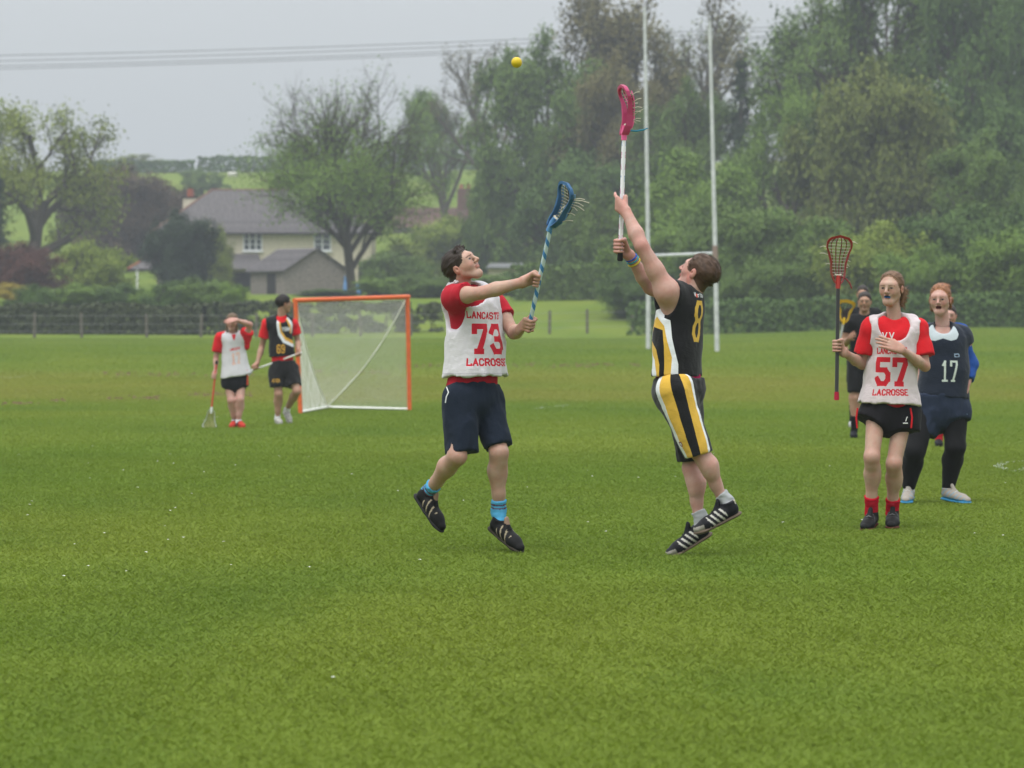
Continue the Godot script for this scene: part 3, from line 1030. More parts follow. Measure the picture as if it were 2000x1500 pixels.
	# --- wire fence across the far side of the field
	var wood := grain(mat("fence_wood", lin(0.17, 0.15, 0.12), 0.9), rough, 2.0)
	var f0 := on_ground(67, 152)
	o = thing("wire_fence", "wooden post and wire fence along the far side of the field", "fence", f0)
	var tops := []
	for a in [[-40, 152], [67, 152], [160, 152.5], [287, 153], [392, 153.5], [500, 154], [610, 155], [705, 156], [802, 157], [900, 158], [985, 159], [1073, 160], [1147, 161], [1235, 162]]:
		var p := on_ground(a[0], a[1])
		var h: float = 1.2 + rng.randf_range(-0.06, 0.06)
		b = Buf.new()
		var tilt := Vector3(rng.randf_range(-0.06, 0.06), 0, 0)
		b.tube([p - f0 - Vector3(0, 0.3, 0), p - f0 + Vector3(0, h - 0.05, 0) + tilt, p - f0 + Vector3(0, h, 0) + tilt], [0.075, 0.07, 0.04], 7)
		part("post", b.mesh(), wood, o)
		tops.append(p - f0)
	for y in [0.3, 0.65, 1.05]:
		b = Buf.new()
		b.tube(tops.map(func(p): return p + Vector3(0, y, 0.1)), [0.005], 4)
		part("wire", b.mesh(), mat("galvanised_wire", lin(0.3, 0.31, 0.31), 0.5, 0.5), o)

	# --- rugby posts, seen nearly end on
	var rp := at(1401, 689, 97.0)
	rp.y = ground(rp.x, rp.z)
	var white := mat("post_paint", lin(0.62, 0.64, 0.64), 0.45, 0.4)
	grain(white, noise_tex(0.02, 0.82, 1.0, 3, 40), 0.5)
	o = thing("rugby_posts", "tall white rugby posts with crossbar seen nearly end on", "rugby posts", rp)
	var lp := at(1266, 690, 102.2)
	lp.y = ground(lp.x, lp.z)
	b = Buf.new()
	var top_r := at(1386, 42, 97.0)
	b.tube([Vector3(0, -0.3, 0), (at(1397, 497, 97.0) - rp), top_r - rp], [0.075, 0.07, 0.05], 10)
	part("upright", b.mesh(), white, o)
	b = Buf.new()
	var top_l := at(1259, 12, 102.2)
	b.tube([lp - rp - Vector3(0, 0.3, 0), at(1266, 499, 102.2) - rp, top_l - rp], [0.075, 0.07, 0.05], 10)
	part("upright", b.mesh(), white, o)
	b = Buf.new()
	b.tube([at(1266, 500, 102.2) - rp, at(1397, 495, 97.0) - rp], [0.055, 0.055], 10)
	part("crossbar", b.mesh(), white, o)
	b = Buf.new()
	b.tube([at(1397.5, 515, 97.0) - rp, at(1396.5, 480, 97.0) - rp], [0.085, 0.085], 10)
	part("socket", b.mesh(), mat("rusty_socket", lin(0.26, 0.19, 0.16), 0.7), o)

	# --- overhead cables
	var black := mat("cable", lin(0.10, 0.105, 0.11), 0.6)
	k = 0
	for a in [[105, 44], [117, 49], [127, 58], [133, 62]]:
		b = Buf.new()
		var path := []
		for j in 25:
			var t := j / 24.0
			path.append(at(lerpf(-500, 2500, t), lerpf(a[0] + 18.0, a[1] - 48.0, t) + 26.0 * 4.0 * t * (1 - t) - 8.0, 330.0))
		b.tube(path.map(func(p): return p - path[0]), [0.035], 4)
		o = part(numbered("power_cable"), b.mesh(), black, self, path[0])
		tag(o, "thin overhead power cable crossing the grey sky, " + ["topmost of four", "second from the top", "third from the top", "lowest of four"][int(k)], "cable", "overhead power cables")
		k += 1

	# --- sheep on the hill
	var wool := mat("wool", lin(0.55, 0.53, 0.48), 0.95)
	var face_ := mat("sheep_face", lin(0.08, 0.07, 0.06), 0.9)
	var spots := [[455, 350.0, 360.0, "white sheep grazing on the hill beneath the crest hedge"], [172, 352.0, 372.0, "dirty white sheep grazing below the gap by the oak"]]
	for a in spots:
		var hill := at(a[0], a[1], 300)
		var dir := (hill - CAM).normalized()
		var dist := 280.0
		while dist < 420.0 and (CAM + dir * dist).y > ground((CAM + dir * dist).x, (CAM + dir * dist).z):
			dist += 0.5
		var spot := CAM + dir * dist
		var sh := thing("sheep", a[3], "sheep", Vector3(spot.x, ground(spot.x, spot.z), spot.z), "sheep on the hill")
		var f := Sdf.new(Vector3(-0.8, -0.05, -0.4), Vector3(0.9, 1.0, 0.4), 0.045)
		f.bone(Vector3(-0.42, 0.62, 0), Vector3(0.32, 0.64, 0), 0.29, 0.27, 0.08)
		f.bone(Vector3(0.35, 0.68, 0), Vector3(0.55, 0.55, 0), 0.16, 0.12, 0.08)
		f.bone(Vector3(0.52, 0.52, 0), Vector3(0.68, 0.33, 0), 0.10, 0.06, 0.04)
		for sx in [-0.45, 0.3]:
			for sz in [-0.13, 0.13]:
				f.bone(Vector3(sx, 0.5, sz), Vector3(sx - 0.02, 0.25, sz), 0.09, 0.06, 0.04)
				f.bone(Vector3(sx - 0.02, 0.25, sz), Vector3(sx + 0.02, 0.0, sz), 0.055, 0.045, 0.03)
		b = Buf.new()
		f.mesh_into(b, func(p: Vector3, _n: Vector3) -> Color: return Color(0.15, 0.13, 0.12) if p.y < 0.28 or p.x > 0.5 else Color.WHITE, nothing)
		wool.vertex_color_use_as_albedo = true
		part("body", b.mesh(), wool, sh)

# ---------------------------------------------------------------- lettering and print on cloth
const STROKES := {
	"A": [[[0, 6], [2, 0], [4, 6]], [[0.8, 4], [3.2, 4]]], "C": [[[4, 1.3], [3, 0], [1, 0], [0, 1.2], [0, 4.8], [1, 6], [3, 6], [4, 4.7]]],
	"E": [[[4, 0], [0, 0], [0, 6], [4, 6]], [[0, 3], [3, 3]]], "I": [[[2, 0], [2, 6]]], "K": [[[0, 0], [0, 6]], [[4, 0], [0, 3.4]], [[1.4, 2.6], [4, 6]]],
	"L": [[[0, 0], [0, 6], [4, 6], [4, 4.8]]], "M": [[[0, 6], [0, 0], [2, 3.5], [4, 0], [4, 6]]], "N": [[[0, 6], [0, 0], [4, 6], [4, 0]]],
	"O": [[[1, 0], [3, 0], [4, 1.2], [4, 4.8], [3, 6], [1, 6], [0, 4.8], [0, 1.2], [1, 0]]], "R": [[[0, 6], [0, 0], [3, 0], [4, 1], [4, 2.2], [3, 3.2], [0, 3.2]], [[2, 3.2], [4, 6]]],
	"S": [[[4, 1.2], [3, 0], [1, 0], [0, 1], [0, 2], [1, 3], [3, 3], [4, 4], [4, 5], [3, 6], [1, 6], [0, 4.8]]], "T": [[[0, 1.2], [0, 0], [4, 0], [4, 1.2]], [[2, 0], [2, 6]]],
	"Y": [[[0, 0], [2, 3], [4, 0]], [[2, 3], [2, 6]]], "V": [[[0, 0], [2, 6], [4, 0]]],
	"e": [[[0, 4], [4, 4], [4, 3], [3, 2], [1, 2], [0, 3], [0, 5], [1, 6], [4, 6]]], "r": [[[0, 6], [0, 2]], [[0, 3], [1.5, 2], [3.5, 2]]], "i": [[[2, 2], [2, 6]], [[2, 0], [2, 0.6]]],
	"t": [[[2, 0], [2, 5], [3, 6], [4, 6]], [[0.5, 2], [3.6, 2]]], "a": [[[0.5, 2], [3, 2], [4, 3], [4, 6]], [[4, 4], [1, 4], [0, 5], [1, 6], [4, 6]]],
	"1": [[[0.7, 1.2], [2, 0], [2, 6]], [[0.6, 6], [3.4, 6]]], "3": [[[0, 1.4], [1, 0], [3, 0], [4, 1], [4, 2.2], [3, 3], [1.7, 3]], [[3, 3], [4, 3.8], [4, 5], [3, 6], [1, 6], [0, 4.7]]],
	"5": [[[4, 0], [0, 0], [0, 2.6], [3, 2.6], [4, 3.6], [4, 5], [3, 6], [1, 6], [0, 4.8]]], "6": [[[4, 1], [3, 0], [1, 0], [0, 1.2], [0, 5], [1, 6], [3, 6], [4, 5], [4, 3.6], [3, 2.7], [0, 2.9]]],
	"7": [[[0, 1.3], [0, 0], [4, 0], [4, 0.9], [1.6, 6]], [[0.7, 6], [2.6, 6]]], "8": [[[1, 0], [3, 0], [4, 1], [4, 2], [3, 2.9], [1, 2.9], [0, 2], [0, 1], [1, 0]], [[1, 2.9], [0, 4], [0, 5], [1, 6], [3, 6], [4, 5], [4, 4], [3, 2.9]]],
	"9": [[[4, 3.2], [1, 3.3], [0, 2.4], [0, 1], [1, 0], [3, 0], [4, 1], [4, 5], [3, 6], [1, 6], [0, 5]]],
}

func stroke(im: Image, a: Vector2, b: Vector2, half: float, c: Color) -> void:
	var d := b - a
	var len := maxf(d.length(), 0.001)
	d /= len
	for y in range(maxi(0, int(minf(a.y, b.y) - half - 1)), mini(im.get_height(), int(maxf(a.y, b.y) + half + 2))):
		for x in range(maxi(0, int(minf(a.x, b.x) - half - 1)), mini(im.get_width(), int(maxf(a.x, b.x) + half + 2))):
			var q := Vector2(x + 0.5, y + 0.5) - a
			var t := q.dot(d)
			if t > -half * 0.8 and t < len + half * 0.8 and absf(q.dot(Vector2(-d.y, d.x))) < half:
				im.set_pixel(x, y, c)

# one line of block lettering centred at (cx, cy), all in texture pixels
func letter(im: Image, text: String, cx: float, cy: float, w: float, h: float, half: float, c: Color, arch := 0.0, slant := 0.0, gap := 0.28) -> void:
	var n := text.length()
	var step := w / (n - gap * (n - 1) / (1.0 + gap) * 0.0)
	var cw := step / (1.0 + gap)
	for k in n:
		if not STROKES.has(text[k]):
			continue
		var x0 := cx - w / 2 + k * step + (step - cw) / 2
		var t := (k + 0.5) / n * 2.0 - 1.0
		var y0 := cy - h / 2 + arch * t * t + slant * t
		for line in STROKES[text[k]]:
			for j in line.size() - 1:
				stroke(im, Vector2(x0 + line[j][0] / 4.0 * cw, y0 + line[j][1] / 6.0 * h), Vector2(x0 + line[j + 1][0] / 4.0 * cw, y0 + line[j + 1][1] / 6.0 * h), half, c)

func polygon(im: Image, pts: Array, c: Color) -> void:
	var poly := PackedVector2Array(pts)
	var lo := poly[0]
	var hi := poly[0]
	for p in poly:
		lo = lo.min(p)
		hi = hi.max(p)
	for y in range(maxi(0, int(lo.y)), mini(im.get_height(), int(hi.y) + 1)):
		for x in range(maxi(0, int(lo.x)), mini(im.get_width(), int(hi.x) + 1)):
			if Geometry2D.is_point_in_polygon(Vector2(x + 0.5, y + 0.5), poly):
				im.set_pixel(x, y, c)

func canvas(c: Color, w := 1024, h := 512) -> Image:
	var im := Image.create(w, h, false, Image.FORMAT_RGB8)
	im.fill(c)
	return im

var weave: Texture2D
func cloth(called: String, c: Color, im: Image = null, sheen := 0.3) -> StandardMaterial3D:
	var m := mat(called, c, 0.85, 0.25)
	if im:
		m.albedo_color = Color.WHITE
		m.albedo_texture = ImageTexture.create_from_image(im)
	# fine creases of worn cloth
	if weave == null:
		var n := FastNoiseLite.new()
		n.seed = 17
		n.frequency = 0.012
		n.fractal_type = FastNoiseLite.FRACTAL_RIDGED
		n.fractal_octaves = 3
		n.domain_warp_enabled = true
		n.domain_warp_amplitude = 40.0
		var w := NoiseTexture2D.new()
		w.width = 512
		w.height = 512
		w.seamless = true
		w.noise = n
		weave = w
	m.heightmap_enabled = true
	m.heightmap_texture = weave
	m.heightmap_scale = 0.22
	if im == null:
		m.uv1_triplanar = true
		m.uv1_scale = Vector3(1.8, 1.1, 1.8)
	m.rim_enabled = true
	m.rim = sheen
	return m

# ---------------------------------------------------------------- people
func squeeze(n: Vector3, q: float) -> Basis:
	n = n.normalized()
	var k := q - 1.0
	return Basis(Vector3(1 + k * n.x * n.x, k * n.x * n.y, k * n.x * n.z), Vector3(k * n.x * n.y, 1 + k * n.y * n.y, k * n.y * n.z), Vector3(k * n.x * n.z, k * n.y * n.z, 1 + k * n.z * n.z))

func ellipsoid(f: Sdf, c: Vector3, r: Vector3, b: Basis, k: float, cut := false) -> void:
	var m := maxf(r.x, maxf(r.y, r.z))
	var w := b * Basis.from_scale(Vector3(m / r.x, m / r.y, m / r.z)) * b.transposed()
	f.bone(c, c, m, m, k, w, false, false, cut)

func frame(up: Vector3, forward: Vector3) -> Basis:      # x to the figure's left, y up, z forward
	var z := forward.normalized()
	var y := (up - z * up.dot(z)).normalized()
	return Basis(y.cross(z), y, z)

func field_round(bones: Array, cell: float) -> Sdf:
	var lo := Vector3.ONE * 1e6
	var hi := -lo
	for b in bones:
		var r := Vector3.ONE * (maxf(b[2], b[3]) + 0.03)
		lo = lo.min(b[0] - r).min(b[1] - r)
		hi = hi.max(b[0] + r).max(b[1] + r)
	return Sdf.new(lo, hi, cell)

func fill(f: Sdf, bones: Array) -> void:
	for b in bones:
		f.bone(b[0], b[1], b[2], b[3], b[4] if b.size() > 4 else 0.02, b[5] if b.size() > 5 else Basis.IDENTITY, b[6] if b.size() > 6 else false, b[7] if b.size() > 7 else false)

func skin_tone(base: Color, p: Vector3) -> Color:
	var a := spot_noise.get_noise_3dv(p * 26.0)
	var b := field_noise.get_noise_3dv(p * 110.0)
	var c := spot_noise.get_noise_3dv(p * 110.0)
	return Color(base.r * (1.0 + 0.07 * a + 0.05 * c), base.g * (1.0 + 0.16 * a + 0.10 * b + 0.08 * c), base.b * (1.0 + 0.16 * a + 0.12 * b + 0.08 * c))

# head and neck; s holds head, up, look, H, neck, skin, brow, mouth
func add_head(buf: Buf, s: Dictionary, cell: float) -> void:
	var b := frame(s.up, s.look)
	var h: float = s.H
	var c: Vector3 = s.head
	var L := func(x: float, y: float, z: float) -> Vector3: return c + b * (Vector3(x, y, z) * h)
	var lo := c.min(s.neck) - Vector3.ONE * (0.66 * h)
	var hi := c.max(s.neck) + Vector3.ONE * (0.66 * h)
	var f := Sdf.new(lo, hi, cell)
	var neck_r: float = s.get("neck_r", 0.056)
	ellipsoid(f, L.call(0, 0.13, -0.07), Vector3(0.325, 0.355, 0.41) * h, b, 0.01)
	f.bone(L.call(0, 0.0, 0.10), L.call(0, -0.36, 0.20), 0.27 * h, 0.145 * h, 0.08 * h, squeeze(b.z, 1.05))
	f.bone(L.call(0, -0.43, 0.27), L.call(0, -0.44, 0.26), 0.075 * h, 0.075 * h, 0.10 * h)
	for x in [-1, 1]:
		f.bone(L.call(0.22 * x, -0.20, 0.0), L.call(0.08 * x, -0.42, 0.21), 0.085 * h, 0.075 * h, 0.10 * h)
		f.bone(L.call(0.16 * x, -0.12, 0.23), L.call(0.20 * x, -0.09, 0.14), 0.09 * h, 0.09 * h, 0.14 * h)
		f.bone(L.call(0.05 * x, 0.11, 0.335), L.call(0.20 * x, 0.11, 0.25), 0.055 * h, 0.05 * h, 0.12 * h)
		f.bone(L.call(0.13 * x, 0.0, 0.232), L.call(0.15 * x, 0.0, 0.218), 0.090 * h, 0.085 * h, 0.10 * h)
		ellipsoid(f, L.call(0.335 * x, -0.03, -0.05), Vector3(0.04, 0.125, 0.08) * h, b, 0.02 * h)
		f.bone(L.call(0.36 * x, -0.03, -0.02), L.call(0.36 * x, -0.06, -0.02), 0.03 * h, 0.025 * h, 0.01 * h, Basis.IDENTITY, false, false, true)
	f.bone(L.call(0, 0.07, 0.36), L.call(0, -0.11, 0.465), 0.038 * h, 0.048 * h, 0.05 * h)
	for x in [-1, 1]:
		f.bone(L.call(0.05 * x, -0.125, 0.41), L.call(0.05 * x, -0.125, 0.40), 0.036 * h, 0.036 * h, 0.03 * h)
	f.bone(L.call(-0.06, -0.225, 0.352), L.call(0.06, -0.225, 0.352), 0.026 * h, 0.026 * h, 0.03 * h)
	f.bone(L.call(-0.05, -0.272, 0.348), L.call(0.05, -0.272, 0.348), 0.028 * h, 0.028 * h, 0.03 * h)
	var open: float = s.get("open", 0.0)
	if open > 0.0:
		ellipsoid(f, L.call(0, -0.255, 0.40), Vector3(0.095, open, 0.10) * h, b, 0.01 * h, true)
	f.bone(L.call(0, -0.12, -0.14), s.neck, neck_r * 0.98, neck_r * 1.12, 0.035)
	var skin: Color = s.skin
	var brow: Color = s.get("brow", Color(0.06, 0.035, 0.02))
	var lip: Color = s.get("lip", Color(skin.r * 0.84, skin.g * 0.62, skin.b * 0.64))
	var inside: Color = s.get("inside", Color(0.03, 0.008, 0.008))
	var stubble: float = s.get("stubble", 0.0)
	var scalp: Color = s.get("scalp", brow)
	var line: float = s.get("line", 0.31)
	var bt := b.transposed()
	f.mesh_into(buf, func(p: Vector3, _n: Vector3) -> Color:
		var q := bt * (p - c) / h
		var x := absf(q.x)
		var t := skin_tone(skin, p)
		if q.z > 0.18:
			var ex := (x - 0.135) / 0.062
			var ey := (q.y - 0.008) / 0.026
			if ex * ex + ey * ey < 1.0:
				return Color(0.045, 0.036, 0.034) if absf(x - 0.135) < 0.030 or q.y > 0.020 else Color(0.24, 0.20, 0.19)
			if x > 0.05 and x < 0.23 and absf(q.y - 0.085 + 0.15 * maxf(0.0, x - 0.16)) < 0.016:
				return brow.lerp(t, 0.35)
			if open > 0.0 and q.z > 0.28 and x < 0.092 and absf(q.y + 0.255) < open * 0.92:
				return inside
			if x < 0.10 - absf(q.y + 0.25) * 0.5 and absf(q.y + 0.25) < 0.042 + open * 0.4 and q.z > 0.3:
				return lip
			if stubble > 0.0 and q.y < -0.16 and x < 0.24:
				t = t.lerp(Color(0.12, 0.07, 0.05), stubble)
			var flush := exp(-((x - 0.17) * (x - 0.17) + (q.y + 0.11) * (q.y + 0.11)) / 0.006)      # ruddy cheeks
			t = Color(t.r, t.g * (1.0 - 0.14 * flush), t.b * (1.0 - 0.14 * flush))
		if x > 0.31:
			t = Color(t.r, t.g * 0.80, t.b * 0.78)
		# scalp under the hair, with an uneven hairline
		var e := Vector3(q.x / 0.40, (q.y - line + 0.44) / 0.44, (q.z - 0.42) / 0.40).length()
		if e > 0.985 + 0.10 * spot_noise.get_noise_3dv(p * 260.0) and q.y > s.get("nape", -0.02) + 0.03 + 0.72 * q.z * (0.4 if q.z > 0 else 1.0) and x < 0.33:
			return scalp
		return t, nothing)

# hair: a cap over the skull with the face, ears and nape left free, roughened into locks
func add_hair(node: Node3D, s: Dictionary, cell: float, m: Material, thick := 0.05, line := 0.30, nape := -0.02, extra := [], amp := 0.008, strands := 900, lift := 0.004) -> MeshInstance3D:
	var b := frame(s.up, s.look)
	var h: float = s.H
	var c: Vector3 = s.head
	var lo := c - Vector3.ONE * 0.72 * h
	var hi := c + Vector3.ONE * 0.72 * h
	for e in extra:
		lo = lo.min(e[0] - Vector3.ONE * 0.06).min(e[1] - Vector3.ONE * 0.06)
		hi = hi.max(e[0] + Vector3.ONE * 0.06).max(e[1] + Vector3.ONE * 0.06)
	var f := Sdf.new(lo, hi, cell)
	ellipsoid(f, c + b * Vector3(0, 0.15, -0.105) * h, Vector3(0.325 + thick * 0.7, 0.345 + thick, 0.405 + thick) * h, b, 0.01)
	ellipsoid(f, c + b * Vector3(0, line - 0.44 + 0.05, 0.42) * h, Vector3(0.40, 0.44, 0.40) * h, b, 0.05 * h, true)
	f.plane(c + b * Vector3(0, nape, 0) * h, (b * Vector3(0, -1, 0.72)).normalized())
	for x in [-1, 1]:
		ellipsoid(f, c + b * Vector3(0.36 * x, -0.05, -0.03) * h, Vector3(0.10, 0.13, 0.09) * h, b, 0.02 * h, true)
	var n := FastNoiseLite.new()
	n.seed = 3
	n.frequency = 34.0
	n.fractal_octaves = 2
	f.wrinkle(n, amp, Basis.from_scale(Vector3(1, 1, 0.35)) * b.transposed())
	for e in extra:
		f.bone(e[0], e[1], e[2], e[3], e[4] if e.size() > 4 else 0.008)
	var buf := Buf.new()
	var bt := b.transposed()
	f.mesh_into(buf, func(p: Vector3, _n: Vector3) -> Color:
		var q := bt * (p - c)
		var v: float = 1.0 + 0.75 * n.get_noise_3d(q.x * 3.0, q.y * 1.2, q.z * 0.7) + 0.2 * spot_noise.get_noise_3dv(p * 300.0)
		return Color(v, v, v), nothing)
	# loose strands lying on and lifting off the locks
	var rng := RandomNumberGenerator.new()
	rng.seed = 19
	var count := buf.v.size()
	for k in strands:
		var at_ := rng.randi_range(0, count - 1)
		var p := buf.v[at_]
		var nn := buf.n[at_]
		var flow := b * Vector3(rng.randf_range(-0.35, 0.35), -0.35 + rng.randf_range(-0.3, 0.3), -1.0)
		flow = (flow - nn * flow.dot(nn)).normalized()
		var side := nn.cross(flow).normalized() * rng.randf_range(0.0009, 0.0019)
		var v := rng.randf_range(0.45, 1.75)
		buf.col = Color(v, v, v)
		var far := p + flow * rng.randf_range(0.018, 0.040) + nn * lift * rng.randf_range(0.2, 1.0)
		var near_ := p - flow * 0.012 - nn * 0.002
		var half := p.lerp(far, 0.5) + nn * lift * 0.45
		buf.quad(near_ - side, near_ + side, half + side, half - side)
		buf.tri(half - side, half + side, far)
	return part("hair", buf.mesh(), m, node)

func hair_mat(called: String, r: float, g: float, b: float) -> StandardMaterial3D:
	return mat(called, lin(r, g, b), 0.55, 0.4, true)

# a fist round a shaft: c on its axis, ax towards the thumb end
func fist(f: Sdf, c: Vector3, ax: Vector3, wrist: Vector3, flip: float, shaft: float, point := false) -> void:
	ax = ax.normalized()
	var e1 := wrist - c
	e1 = (e1 - ax * e1.dot(ax)).normalized()
	var e2 := ax.cross(e1) * flip
	var r := shaft + 0.0095
	for k in 4:
		var o := c + ax * ((k - 1.5) * 0.0205)
		var size: float = [0.0082, 0.0094, 0.0098, 0.0094][k]
		var kn := o + e1 * 0.012 + e2 * (r + 0.010)
		f.bone(wrist + ax * (k - 1.5) * 0.010, kn, 0.021, 0.0135, 0.012)
		if point and k == 3:
			f.bone(kn, o - e1 * 0.03 + e2 * 0.022 + ax * 0.016, size * 1.1, size, 0.006)
			f.bone(o - e1 * 0.03 + e2 * 0.022 + ax * 0.016, o - e1 * 0.06 + e2 * 0.006 + ax * 0.030, size, size * 0.8, 0.004)
			continue
		var p1 := o - e1 * (r * 0.95) + e2 * (r * 0.72)
		var p2 := o - e1 * (r * 0.80) - e2 * (r * 0.85)
		var p3 := o + e1 * (r * 0.30) - e2 * (r * 1.05)
		f.bone(kn, p1, size * 1.12, size, 0.007)
		f.bone(p1, p2, size, size * 0.95, 0.004)
		f.bone(p2, p3, size * 0.95, size * 0.8, 0.004)
	var t0 := wrist.lerp(c, 0.35) + ax * 0.022 - e2 * 0.004
	var t1 := c + e1 * 0.022 + ax * 0.040 - e2 * r * 0.7
	var t2 := c - e1 * 0.012 + ax * 0.036 - e2 * (r + 0.010)
	f.bone(t0, t1, 0.017, 0.0125, 0.012)
	f.bone(t1, t2, 0.012, 0.0095, 0.005)

# an open hand, fingers a little bent and spread
func open_hand(f: Sdf, wrist: Vector3, dir: Vector3, palm: Vector3, thumb: Vector3, curl: float) -> void:
	dir = dir.normalized()
	palm = (palm - dir * palm.dot(dir)).normalized()
	var across := dir.cross(palm)
	if across.dot(thumb) < 0:
		across = -across
	for k in 4:
		var s := (k - 1.5)
		var kn := wrist + dir * (0.088 - 0.004 * absf(s - 0.5)) + across * s * 0.0205
		f.bone(wrist + across * s * 0.011, kn, 0.017, 0.0125, 0.012)
		var p := kn
		var d := dir
		var lens: Array = [[0.032, 0.020, 0.017], [0.040, 0.026, 0.020], [0.044, 0.028, 0.021], [0.038, 0.024, 0.019]][k]
		for j in 3:
			d = (d + palm * tan(curl * (0.6 + 0.3 * j)) * 0.7 + across * s * 0.03).normalized()
			var q: Vector3 = p + d * lens[j]
			f.bone(p, q, 0.0100 - 0.0008 * j, 0.0092 - 0.0010 * j, 0.004)
			p = q
	var b0 := wrist + dir * 0.018 + across * 0.022
	var b1 := wrist + dir * 0.062 + across * 0.048 + palm * 0.014
	f.bone(b0, b1, 0.017, 0.0125, 0.012)
	f.bone(b1, b1 + dir * 0.036 + palm * 0.014 + across * 0.004, 0.012, 0.0085, 0.004)

func add_hand(buf: Buf, wrist: Vector3, elbow: Vector3, wr: float, cell: float, skin: Color, how: Callable) -> void:
	var f := Sdf.new(wrist - Vector3.ONE * 0.21, wrist + Vector3.ONE * 0.21, cell)
	f.bone(wrist.lerp(elbow, 0.30), wrist, wr * 1.12, wr, 0.01)
	how.call(f)
	f.mesh_into(buf, func(p: Vector3, _n: Vector3) -> Color:
		var t := skin_tone(skin, p)
		return Color(t.r, t.g * 0.90, t.b * 0.90), nothing)

# the skin of the whole figure: trunk, arms and legs in one field, then head and hands on finer grids
func body_bones(j: Dictionary, arm := 1.0, leg := 1.0, trunk := 0.115) -> Array:
	var w := squeeze(j.f, 1.35)
	var out := [[j.chest, j.waist, trunk, trunk * 0.9, 0.05, w], [j.waist, j.pelvis, trunk * 0.9, trunk, 0.05, w]]
	out.append([j.neck - Vector3(0, 0.02, 0), j.chest, 0.05, 0.08, 0.05])
	for s in ["A", "B"]:
		var sh: Vector3 = j["sh" + s]
		var el: Vector3 = j["el" + s]
		var wr: Vector3 = j["wr" + s]
		out.append([j.chest.lerp(sh, 0.4) + Vector3(0, 0.02, 0), sh, 0.075, 0.060 * arm, 0.04])
		out.append([sh, sh.lerp(el, 0.5), 0.060 * arm, 0.052 * arm, 0.03])
		out.append([sh.lerp(el, 0.45), el, 0.052 * arm, 0.040 * arm, 0.02])
		out.append([el, el.lerp(wr, 0.35), 0.041 * arm, 0.045 * arm, 0.015])
		out.append([el.lerp(wr, 0.35), wr, 0.045 * arm, 0.028 * arm, 0.015])
		var hip: Vector3 = j["hip" + s]
		var kn: Vector3 = j["kn" + s]
		var an: Vector3 = j["an" + s]
		var shin := (an - kn).normalized()
		var fore: Vector3 = j.f - shin * j.f.dot(shin)
		out.append([j.pelvis.lerp(hip, 0.6), hip, 0.085, 0.080 * leg, 0.04])
		out.append([hip, kn, 0.080 * leg, 0.057 * leg, 0.03])
		out.append([kn + fore * 0.008, kn + shin * 0.05 + fore * 0.012, 0.056 * leg, 0.046 * leg, 0.02])
		var calf: Vector3 = kn.lerp(an, 0.32) - fore * 0.018
		var across: Vector3 = fore.cross(shin).normalized()
		out.append([kn + fore * 0.030 + shin * 0.004, kn + fore * 0.028 - shin * 0.012, 0.030 * leg, 0.030 * leg, 0.022])
		out.append([calf + across * 0.020 - shin * 0.05, calf + across * 0.018 + shin * 0.04, 0.040 * leg, 0.044 * leg, 0.025])
		out.append([kn, calf, 0.050 * leg, 0.056 * leg, 0.03])
		out.append([calf, kn.lerp(an, 0.72), 0.060 * leg, 0.041 * leg, 0.03])
		out.append([kn.lerp(an, 0.7), an, 0.042 * leg, 0.036 * leg, 0.02])
	return out

func add_body(buf: Buf, j: Dictionary, cell: float, skin: Color, bones: Array) -> void:
	var f := field_round(bones, cell)
	fill(f, bones)
	f.mesh_into(buf, func(p: Vector3, _n: Vector3) -> Color:
		var t := skin_tone(skin, p)
		for s in ["knA", "knB", "elA", "elB"]:
			var r: float = p.distance_to(j[s])
			if r < 0.08:
				t = t.lerp(Color(t.r * 0.94, t.g * 0.70, t.b * 0.72), 1.0 - r / 0.08)
		return t, nothing)

# cloth as a field of its own: bones, then cuts, then folds
func garment(called: String, node: Node3D, bones: Array, cuts: Array, planes: Array, cell: float, m: Material, uv: Callable, fold := 0.005, sd := 1, stretch := Vector3(1, 0.45, 1), freq := 9.0) -> MeshInstance3D:
	var f := field_round(bones, cell)
	fill(f, bones)
	for c in cuts:
		if c.size() == 3:
			ellipsoid(f, c[0], c[1], c[2], 0.006, true)
		else:
			f.bone(c[0], c[1], c[2], c[3], 0.006, Basis.IDENTITY, false, false, true)
	for p in planes:
		f.plane(p[0], p[1].normalized())
	if fold > 0.0:
		var n := FastNoiseLite.new()
		n.seed = sd
		n.noise_type = FastNoiseLite.TYPE_SIMPLEX_SMOOTH
		n.frequency = freq * 0.8
		n.fractal_octaves = 3
		n.domain_warp_enabled = true
		n.domain_warp_amplitude = 0.05
		n.domain_warp_frequency = 5.0
		f.wrinkle(n, fold * 2.0, Basis.from_scale(stretch))
	var b := Buf.new()
	b.wrap = uv.is_valid()
	f.mesh_into(b, nothing, uv)
	return part(called, b.mesh(), m, node)

# coordinates round a garment: the middle of the texture faces along front, v runs down from the top
func around(axis_top: Vector3, axis_low: Vector3, front: Vector3, wide: float, deep: float) -> Callable:
	var up := (axis_top - axis_low).normalized()
	var fr := (front - up * front.dot(up)).normalized()
	var right := up.cross(fr)
	var tall := axis_top.distance_to(axis_low)
	return func(p: Vector3, _n: Vector3) -> Vector2:
		var q := p - axis_low
		return Vector2(0.5 + atan2(q.dot(right) / wide, q.dot(fr) / deep) / TAU, clampf(1.0 - q.dot(up) / tall, 0.004, 0.996))

